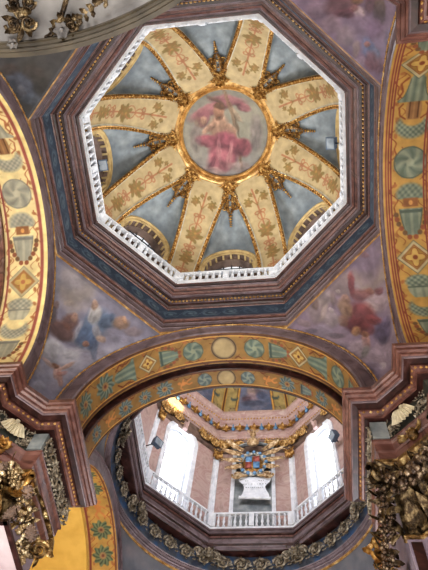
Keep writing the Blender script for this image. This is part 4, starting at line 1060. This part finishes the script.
rel(circ_sweep('frieze_ground',[(4.74,19.2),(4.72,19.3),(4.6,19.98)],ramp_mat('blue_frieze_ground',[(.35,(58,66,84)),(.5,(86,92,104)),(.65,(64,92,130))],2.5,3,.7),cr,YC2),cr)
mb=MB(); c=Vector((4.62,0,19.58)); n_=Vector((-1,0,-.2)).normalized(); tgv=Vector((0,1,0)); up=Vector((-.16,0,1)).normalized()
mb.scroll(c+n_*.05,tgv,up,.27,2.0,.055)
mb.rosette(c+n_*.06,n_,.18,7,.06)
for j in range(6):
    a=j*1.05; d=tgv*math.cos(a)+up*math.sin(a); mb.leaf(c+d*.2,d*.6+(tgv*-math.sin(a)+up*math.cos(a))*.9,n_,.22,.13,.8,3)
for j in range(3): mb.leaf(c+tgv*(.3+.05*j)+up*(.1*(j-1)),tgv*.8+up*(j-1)*.6,n_,.26,.13,.7,3)
s0=rel(mb.build('acanthus_scroll',M['antique_silver'],cr),cr); s0.matrix_parent_inverse=Matrix.Identity(4); s0.location=(0,0,-18.9)
NS=38
for k in range(1,NS):
    o=s0.copy(); COL.objects.link(o); o.parent=cr; o.rotation_euler=(0,0,2*PI*k/NS)
mb=MB(); c=Vector((4.5,0,19.7))
for k in range(26):
    y=random.uniform(-.42,.42); z=random.uniform(-.28,.25); a=random.random()*6.28
    mb.leaf(c+Vector((-.05*random.random(),y,z)),tgv*math.cos(a)+up*math.sin(a),n_,.26,.13,.9,3)
mb.rosette(c+n_*.12,n_,.24,8,.08)
for s in (-1,1): mb.scroll(c+tgv*s*.34+n_*.08,tgv*s,up,.2,1.8,.05)
c0=mb.build('corner_acanthus',M['antique_silver'],cr); 
for k in range(8):
    o=c0 if k==0 else c0.copy()
    if k: COL.objects.link(o); o.parent=cr
    o.location=(0,0,-18.9); o.rotation_euler=(0,0,rad(22.5+45*k))
cc=empty('choir_octagon_cornice',(0,YC2,19.95),label='dark stepped octagonal cornice under the white balustrade of the small dome',cat='cornice',kind='structure')
bands(cc,[([(4.98,19.97),(4.56,19.94),(4.52,19.96)],'marble_dark','soffit'),([(4.52,19.96),(4.5,19.98),(4.5,20.08),(4.46,20.1)],'marble_grey','light_fillet'),([(4.46,20.1),(4.44,20.12),(4.44,20.2)],'marble_dark','dark_band'),
 ([(4.44,20.2),(4.4,20.22),(4.4,20.36),(4.38,20.38)],'marble_grey','corona'),([(4.38,20.38),(4.42,20.42),(4.42,20.5)],'marble_dark','dark_band'),([(4.42,20.5),(4.46,20.52),(4.46,20.64)],'marble','corona'),([(4.46,20.64),(4.4,20.66),(4.4,20.72)],'marble_dark','dark_fillet'),([(4.4,20.72),(4.47,20.76),(4.47,20.9),(4.43,20.92),(4.43,21.0),(4.95,21.01)],'marble_grey','crown')],None,YC2)
# drum faces
AP=4.45; HS=AP*math.tan(PI/8)
def face_obj(o,a): o.location=(0,YC2,0); o.rotation_euler=(0,0,a); return o
def wall_with_arch(mb,x,hw,z0,z1,ow,oz0,sp,n=20,c=0):
    """wall in plane x, opening half-width ow centred on c, from oz0, arch springing sp"""
    Q=lambda y,z:(x,y,z)
    mb.add([Q(-hw,z0),Q(c-ow,z0),Q(c-ow,sp),Q(-hw,sp)],[(0,1,2,3)]); mb.add([Q(c+ow,z0),Q(hw,z0),Q(hw,sp),Q(c+ow,sp)],[(0,1,2,3)])
    mb.add([Q(c-ow,z0),Q(c+ow,z0),Q(c+ow,oz0),Q(c-ow,oz0)],[(0,1,2,3)])
    A=[Q(c+ow*math.cos(PI-PI*i/n),sp+ow*math.sin(PI-PI*i/n)) for i in range(n+1)]
    T=[Q(-hw+2*hw*i/n,z1) for i in range(n+1)]
    T[0]=Q(-hw,sp); T[-1]=Q(hw,sp)
    vs=A+T+[Q(-hw,z1),Q(hw,z1)]; m=n+1
    mb.add(vs,[(i,i+1,m+i+1,m+i) for i in range(n)]+[(m,m+1,2*m),(2*m-2,2*m-1,2*m+1)])
ow=.7; sp=25.7; oz0=21.4
for k in range(8):
    a=rad(45*k); win=(k%2==1)
    root=props(face_obj(bpy.data.objects.new('wall_drum_face',None),a),kind='structure'); COL.objects.link(root)
    mb=MB()
    if win: wall_with_arch(mb,AP,HS+.02,20.95,26.35,ow,oz0,sp,c=.28 if k==3 else 0)
    else: mb.add([(AP,-HS-.02,20.95),(AP,HS+.02,20.95),(AP,HS+.02,26.35),(AP,-HS-.02,26.35)],[(0,1,2,3)])
    mb.build('pink_marble_wall',M['marble_pink'],root,smooth=False)
    for s in (-1,1):
        mb=MB(); mb.box((AP-.04,s*(HS-.09),23.7),(.08,.15,5.4)); mb.box((AP-.07,s*(HS-.1),21.3),(.1,.2,.5)); mb.build('white_pilaster',M['stone'],root,smooth=False)
        mb=MB(); p=Vector((AP-.14,s*(HS-.16),26.2)); 
        for q in range(4): mb.leaf(p+Vector((0,(q-1.5)*.09,-.45)),(0,0,1),(-1,0,0),.45,.14,.8,3)
        for q in (-1,1): mb.scroll(p+Vector((-.06,q*.12,.02)),(0,q,0),(0,0,1),.09,1.4,.03)
        mb.build('gilded_capital',M['gold'],root)
    if win:
        w=empty('window_%d'%(k//2+1),(0,0,0)); face_obj(w,a)
        props(w,label={1:'right arched window of the small dome, glaring white daylight',3:'left arched window of the small dome, blown out by daylight'}.get(k,'arched window on the near side of the small dome, unseen from below'),cat='window',kind='structure')
        # frame: jamb and arch profile
        cw=.28 if k==3 else 0
        def archline(r,x): 
            return [(x,cw-r,oz0)]+[(x,cw+r*math.cos(PI-PI*i/24),sp+r*math.sin(PI-PI*i/24)) for i in range(25)]+[(x,cw+r,oz0)]
        gridmesh('window_frame',np.array([archline(ow+.24,AP-.0),archline(ow+.24,AP-.08),archline(ow+.06,AP-.08),archline(ow,AP-.03),archline(ow,AP+.3),archline(ow-.1,AP+.3),archline(ow-.1,AP+.5)]),None,M['stone'],w,smooth=False)
        pl_=archline(ow-.1,AP+.48); mb=MB(); mb.add(pl_,[tuple(range(len(pl_)))]); mb.build('window_pane',M['daylit_glass'],w,smooth=False)
        mb=MB()
        for i in range(7):
            y=-.5+.167*i; mb.box((AP+.45,cw+y,(oz0+sp+math.sqrt(max(0,.36-y*y)))/2),(.02,.018,sp+math.sqrt(max(0,.36-y*y))-oz0))
        for i in range(14): mb.box((AP+.45,cw,oz0+.3*i+.2),(.02,1.2,.018))
        mb.build('glazing_bars',M['lampcase'],w,smooth=False)
        mb=MB(); mb.box((AP-.14,cw,sp+ow+.1),(.16,.22,.5)); mb.leaf((AP-.22,cw,sp+ow-.15),(0,0,1),(-1,0,0),.5,.2,.6,2); mb.build('keystone',M['marble_pink'],w,smooth=False)
# entablature of the drum
de=empty('drum_entablature',(0,YC2,26.3),label='pink and gold entablature running round the top of the small dome wall',cat='entablature')
Rk=1/math.cos(PI/8)
rel(oct_sweep('gold_frieze_ground',[(4.45*Rk,26.3),(4.33*Rk,26.34),(4.36*Rk,27.15)],M['brown'],de,YC2),de)
rel(oct_sweep('architrave',[(4.36*Rk,27.15),(4.26*Rk,27.2),(4.26*Rk,27.4),(4.2*Rk,27.44),(4.2*Rk,27.66),(4.3*Rk,27.7)],M['marble_pink'],de,YC2),de)
rel(oct_sweep('frieze',[(4.3*Rk,27.7),(4.3*Rk,28.5)],M['marble_pink'],de,YC2),de)
rel(oct_sweep('cornice',[(4.3*Rk,28.5),(4.18*Rk,28.56),(4.18*Rk,28.72),(4.06*Rk,28.8),(4.04*Rk,29.0),(3.92*Rk,29.06),(3.92*Rk,29.25),(4.4*Rk,29.3)],M['marble_pink'],de,YC2),de)
mb=MB(); beads_on(mb,[(x,y,z) for x,y,z in octpts(4.1*Rk,28.78,YC2)],.05,.16); beads_on(mb,octpts(4.24*Rk,27.18,YC2),.04,.13); rel(mb.build('gilded_bead_moulding',M['gold_line'],de),de)
# gold relief panels (one mesh per panel, repeated round the octagon)
mb=MB(); L=.62
for s in (-1,1): mb.scroll((4.24,s*.36,26.75),(0,s,0),(0,0,1),.3,1.9,.06)
mb.rosette((4.26,0,26.75),(-1,0,0),.26,8,.06)
for j in range(26): mb.leaf((4.27,random.uniform(-.6,.6),26.75+random.uniform(-.3,.3)),(0,random.uniform(-1,1),random.uniform(-1,1)),(-1,0,0),.24,.12,.8,3)
g0=mb.build('gilded_relief_panel',M['pale_gold'],de)
mb=MB()
mb.scroll((4.2,-.12,28.1),(0,-1,0),(0,0,1),.16,1.6,.045); mb.scroll((4.2,.12,28.1),(0,1,0),(0,0,1),.16,1.6,.045); mb.leaf((4.22,0,27.85),(0,0,1),(-1,0,0),.5,.22,.7,3)
g1=mb.build('gilded_console',M['gold'],de)
mb=MB(); mb.ball((4.22,0,28.1),(.06,.12,.17),8,6); mb.leaf((4.2,0,28.2),(0,0,1),(-1,0,0),.2,.1,.6,2); g2=mb.build('blue_boss',M['blue'],de)
def place_face(o,k,y,first):
    c=o if first else o.copy()
    if not first: COL.objects.link(c); c.parent=de
    a=rad(45*k); c.location=(-math.sin(a)*y,math.cos(a)*y,-26.3); c.rotation_euler=(0,0,a)
f0=f1=f2=True
for k in range(8):
    for y in (-1.15,1.15): place_face(g0,k,y,f0); f0=False
    for y in (-1.45,-.75,0,.75,1.45): place_face(g1,k,y,f1); f1=False
    for y in (-1.1,-.38,.38,1.1): place_face(g2,k,y,f2); f2=False
# painted vault of the small dome
dv=empty('painted_dome_vault',(0,YC2,29.3),label='painted vault of the small dome with a blue fresco panel in a gold frame',cat='vault')
VR=[]; n=70
for i in range(n+1):
    ph=rad(86)*i/n; VR.append((4.3*math.cos(ph)**.85,29.3+5.0*math.sin(ph)))
for k in range(8):
    P=np.array([[(r,r*math.tan(PI/8)*u,z) for u in np.linspace(-1,1,90)] for r,z in VR]); 
    T=P[...,1]; V=np.array([[i/n*6.5]*90 for i in range(n+1)])
    hw=P[...,0]*math.tan(PI/8)
    C=np.zeros(P.shape)+np.array((182,162,108)); C=mixc(C,np.clip((fbm(T*3,V*3)-.45)*3,0,1)*.5,(116,112,84))
    pw=1.0-.1*V; fx=np.maximum(np.abs(T)-pw, np.abs(V-1.75)-1.3)
    C=mixc(C,sm(fx-.16,.03),(96,64,44)); C=mixc(C,sm(fx-.12,.03),(214,168,88)); C=mixc(C,sm(fx-.02,.03),(110,72,46))
    bl=[(.0,1.6,.45,0,0,.35,(150,120,130),.8),(.2,1.9,.25,.1,0,.3,(176,150,140),.8),(-.35,1.5,.3,0,0,.25,(84,100,140),.9),(.5,1.3,.3,0,0,.2,(110,70,80),.7),(-.1,2.1,.15,0,0,.15,(180,140,120),.9),(-.5,2.2,.3,0,0,.2,(140,140,160),.6),(.1,1.0,.6,0,0,.2,(70,80,110),.7),(.1,2.0,.08,0,0,.08,(190,150,120),1)]
    F=fresco(T,V,((84,94,122),(118,126,150),(150,140,150)),bl if k==2 else [(b[0]+.2*math.sin(k*3),b[1],b[2],b[3],b[4],b[5],b[6],b[7]) for b in bl[::2]],warp=.1)
    m=sm(fx,.03)[...,None]; C=C*(1-m)+F*m
    e=hw-np.abs(T); C=mixc(C,sm(e-.1,.03),(206,160,84)); C=mixc(C,sm(e-.05,.03),(100,66,46))
    for q,vv in enumerate((.5,1.3,2.1,2.9)):
        for s in (-1,1):
            C=motif(C,T,-V,'medallion' if q%2==0 else 'crescent',s*1.32*(1-.1*vv),-vv,.2,((86,98,98),(126,130,112),(64,74,74)),(110,62,40))
    o=gridmesh('vault_panel',P,C,None,dv); o.location=(0,0,-29.3); o.rotation_euler=(0,0,rad(45*k))
# far face: framed niche, coat of arms and scroll tablet
a90=rad(90)
nf=empty('wall_niche_frame',(0,0,0)); face_obj(nf,a90); props(nf,label='white framed grey panel behind the scroll tablet and coat of arms',cat='wall frame')
mb=MB(); 
for s in (-1,1): mb.box((AP-.07,s*.93,23.6),(.14,.17,5.2))
mb.box((AP-.07,0,24.75),(.12,1.8,.12)); mb.build('white_frame',M['stone'],nf,smooth=False)
mb=MB(); mb.box((AP-.02,0,23.6),(.04,1.75,5.2)); mb.build('grey_panel',M['stone_grey'],nf,smooth=False)
for s in (-1,1):
    mb=MB()
    mb.box((AP-.03,s*.55,25.2),(.05,.5,.7)); mb.build('dark_lattice_panel',M['iron'],nf,smooth=False)
tb=empty('scroll_tablet',(0,0,0)); face_obj(tb,a90); props(tb,label='white stone scroll tablet with curling ends below the coat of arms',cat='tablet')
P=[]
for i in range(15):
    z=24.3-1.25*i/14; w=.6+.1*math.cos(i/14*2*PI)+.03*math.sin(i*.9); row=[]
    for j in range(21):
        u=-1+2*j/20; row.append((AP-.3-.12*math.cos(u*1.5)-.06*math.sin(i/14*PI*2),u*w+.05*math.sin(i*.5),z+.08*u))
    P.append(row)
gridmesh('parchment_sheet',np.array(P),None,M['stone'],tb)
for i,(s,z) in enumerate(((-1,24.3),(1,23.05))):
    mb=MB(); mb.tube([(AP-.36,y,z+.08*(y)) for y in np.linspace(-.72,.68,9)],.07,8); mb.build('rolled_end',M['stone'],tb)
mb=MB()
for r_,wd in enumerate((.4,.5,.36)):
    for q in range(9):
        mb.box((AP-.455,-wd+2*wd*q/8,24.05-.22*r_),(.01,.03+.02*(q%3),.035))
mb.build('faint_inscription',M['stone_grey'],tb,smooth=False)
tb.location=(.1,YC2,-.28)
ca=empty('coat_of_arms',(0,0,0)); face_obj(ca,a90); props(ca,label='gilded coat of arms with spread plumes, bust on top and coloured shield',cat='coat of arms')
nX=Vector((-1,0,-.25)).normalized()
mb=MB(); mb.ball((AP-.45,0,25.35),(.16,.46,.58),14,10); mb.build('shield',M['gold'],ca)
mb=MB(); mb.box((AP-.62,.16,25.55),(.08,.26,.34)); mb.box((AP-.62,-.16,25.2),(.08,.26,.34)); mb.build('blue_quarter',M['blue'],ca)
mb=MB(); mb.box((AP-.62,-.16,25.57),(.08,.26,.32)); mb.box((AP-.62,.16,25.2),(.08,.26,.34)); mb.build('red_quarter',M['red'],ca)
mb=MB()
for i in range(26):
    t=2*PI*i/26; mb.ball((AP-.52,.52*math.cos(t),25.4+.66*math.sin(t)),.07+.02*(i%3),6,4)
mb.build('silver_bead_wreath',M['silver'],ca)
mb=MB(); mb.ball((0,0,0),.085,6,4); gm_=mb.build('blue_gem',M['blue'],ca)
for i in range(13):
    t=2*PI*i/13+.2; o=gm_ if i==0 else gm_.copy()
    if i: COL.objects.link(o); o.parent=ca
    o.location=(AP-.6,.56*math.cos(t),25.4+.68*math.sin(t))
for s in (-1,1):
    mb=MB()
    for (z0,dy,dz,Lw) in ((26.15,.8,.6,1.0),(25.85,1,.3,1.05),(25.5,1,-.05,.95),(25.15,1,-.35,.8)):
        b=Vector((AP-.62,s*.42,z0)); d=Vector((0,s*dy,dz)).normalized()
        mb.leaf(b,d,nX,Lw,.3,.35,5); mb.tube([b+d*Lw*t+Vector((-.06,0,.12*math.sin(t*PI))) for t in np.linspace(0,.95,9)],[.05*(1-.6*t) for t in np.linspace(0,1,9)],5)
    mb.build('gilded_plume',M['pale_bronze'],ca)
    mb=MB(); mb.scroll((AP-.5,s*.62,24.75),(0,s,0),(0,0,-1),.22,1.6,.06)
    mb.leaf((AP-.5,s*.2,24.7),(0,s,-.3),nX,.6,.2,.6,3); mb.build('lower_scroll',M['pale_bronze'],ca)
mb=MB(); mb.ball((AP-.75,0,26.6),(.2,.28,.24),10,7); mb.ball((AP-.8,0,27.12),(.15,.15,.19),10,8); mb.ball((AP-.78,0,26.85),(.1,.1,.16),8,6)
for i in range(5): mb.leaf((AP-.82,-.16+.08*i,27.2),(0,(i-2)*.3,1),nX,.22,.08,.4,1)
mb.build('crowned_bust',M['pale_bronze'],ca)
# raised cream pediment arch above the coat of arms
ca.scale=(1,1.12,1.12); ca.location.z=-.12*25.6-.5
pd=empty('curved_pediment',(0,0,0)); face_obj(pd,a90); props(pd,label='pale curved pediment arch behind the bust of the coat of arms',cat='pediment')
mb=MB(); mb.tube([(AP-.2,1.05*math.cos(t),26.0+.85*math.sin(t)) for t in np.linspace(.15,PI-.15,20)],.09,6); mb.tube([(AP-.28,1.0*math.cos(t),26.0+.8*math.sin(t)) for t in np.linspace(.2,PI-.2,20)],.04,5); mb.build('arched_moulding',M['stone_grey'],pd)
floodlight((-3.75,11.97,22.52),(.7,-.5,-.2),'blue-grey box floodlight left of the left window in the small dome',.4,(-4.3,12.1,22.5))
floodlight((3.71,13.05,24.08),(-.7,-.3,-.3),'dark blue floodlight before the right window in the small dome',.42,(3.9,13.4,24.1))
# ================================================================== LIGHT, CAMERA
w=bpy.data.worlds.new('World'); sc.world=w; w.use_nodes=True
bg=w.node_tree.nodes['Background']; bg.inputs['Color'].default_value=(.86,.91,1,1); bg.inputs['Strength'].default_value=.22
def area(name,loc,aim,size,power,col=(1,1,1),sy=None):
    l=bpy.data.lights.new(name,'AREA'); l.energy=power; l.color=col; l.shape='RECTANGLE'; l.size=size; l.size_y=sy or size
    o=bpy.data.objects.new(name,l); COL.objects.link(o); o.location=loc
    o.rotation_euler=(Vector(aim)-Vector(loc)).to_track_quat('-Z','Y').to_euler(); return o
area('nave_fill_light',(0,-15,7),(0,2,16),8,1900,(1,.97,.93))  # added area lamp standing in for unseen nave windows
area('nave_floor_fill',(0,0,.6),(0,1,20),7,1050,(1,.95,.9))  # added upward fill lamp just above the floor
area('chapel_fill_light',(8.6,0,6),(-3,0,17),4,420,(.96,.97,1))  # added area lamps in both chapels, no windows built there
area('chapel_fill_light',(-8.6,0,6),(-4,0,16),4,420,(1,.97,.9))
area('chapel_vault_fill',(-7.8,0,10),(-6.5,1,17),2.5,150,(1,.98,.94))  # added lamp to brighten the left arch and vault
area('choir_fill_light',(0,15.5,6),(0,9,18),6,1100,(.93,.95,1))  # added area lamp low in the choir, where no window is built
area('choir_chapel_light',(-6.4,11,8),(-5.4,11,17),2,160,(1,.93,.75))
# added fill lamps inside the two drums, in place of window daylight
area('drum_fill',(0,3.35,21.5),(0,-3.8,23.0),2.4,280,(.97,.98,1),.8); area('drum_fill',(-2.5,2.5,21.5),(2.6,-2.6,23.6),2,130,(.9,.95,1),.8); area('drum_fill',(3.4,-.3,21.5),(-3.6,1,23),2,110,(.9,.95,1),.8); area('choir_vault_fill',(0,8.2,27.2),(0,14.5,31.5),2,160,(1,.95,.86),1); area('choir_drum_fill',(0,7.3,23.5),(0,15.5,28.5),2.6,230,(.92,.95,1),1.5)
spotl=bpy.data.lights.new('left_capital_fill_spot','SPOT'); spotl.energy=2600; spotl.spot_size=rad(22); spotl.spot_blend=.8; spotl.shadow_soft_size=.15; spotl.color=(1,.95,.86)  # added spot that brightens the left capital and its garland
so=bpy.data.objects.new('left_capital_fill_spot',spotl); COL.objects.link(so); so.location=(-1.5,-5,7.5); so.rotation_euler=(Vector((-3.5,4.4,10.6))-so.location).to_track_quat('-Z','Y').to_euler()
def pt(name,loc,e,r=.4,col=(1,1,1)):
    l=bpy.data.lights.new(name,'POINT'); l.energy=e; l.shadow_soft_size=r; l.color=col; o=bpy.data.objects.new(name,l); COL.objects.link(o); o.location=loc; return o
l=bpy.data.lights.new('sun_beam_on_capital','SPOT'); l.energy=9000; l.spot_size=rad(9); l.spot_blend=.4; l.color=(1,.72,.28); l.shadow_soft_size=.1
o=bpy.data.objects.new('sun_beam_on_capital',l); COL.objects.link(o); o.location=(1.2,9.2,24.5); o.rotation_euler=(Vector((-3.6,13.1,27.4))-o.location).to_track_quat('-Z','Y').to_euler()
Mx=[[0.9923366116,0.0959128534,0.0779023352],[-0.0599595620,0.9250351913,-0.3751196419],[-0.1080411968,0.3675739645,0.9236971800]]
cam=bpy.data.cameras.new('camera'); co=bpy.data.objects.new('camera',cam); COL.objects.link(co)
r_,d_,f_=Mx
mat=Matrix(((r_[0],-d_[0],-f_[0],1.77818691),(r_[1],-d_[1],-f_[1],-3.3182714),(r_[2],-d_[2],-f_[2],1.6),(0,0,0,1)))
co.matrix_world=mat
cam.sensor_fit='VERTICAL'; cam.sensor_height=24; cam.lens=24*608.7287/570; cam.clip_end=200; cam.clip_start=.1
sc.camera=co
sc.view_settings.view_transform='Standard'; sc.view_settings.look='Medium High Contrast'; sc.view_settings.exposure=0
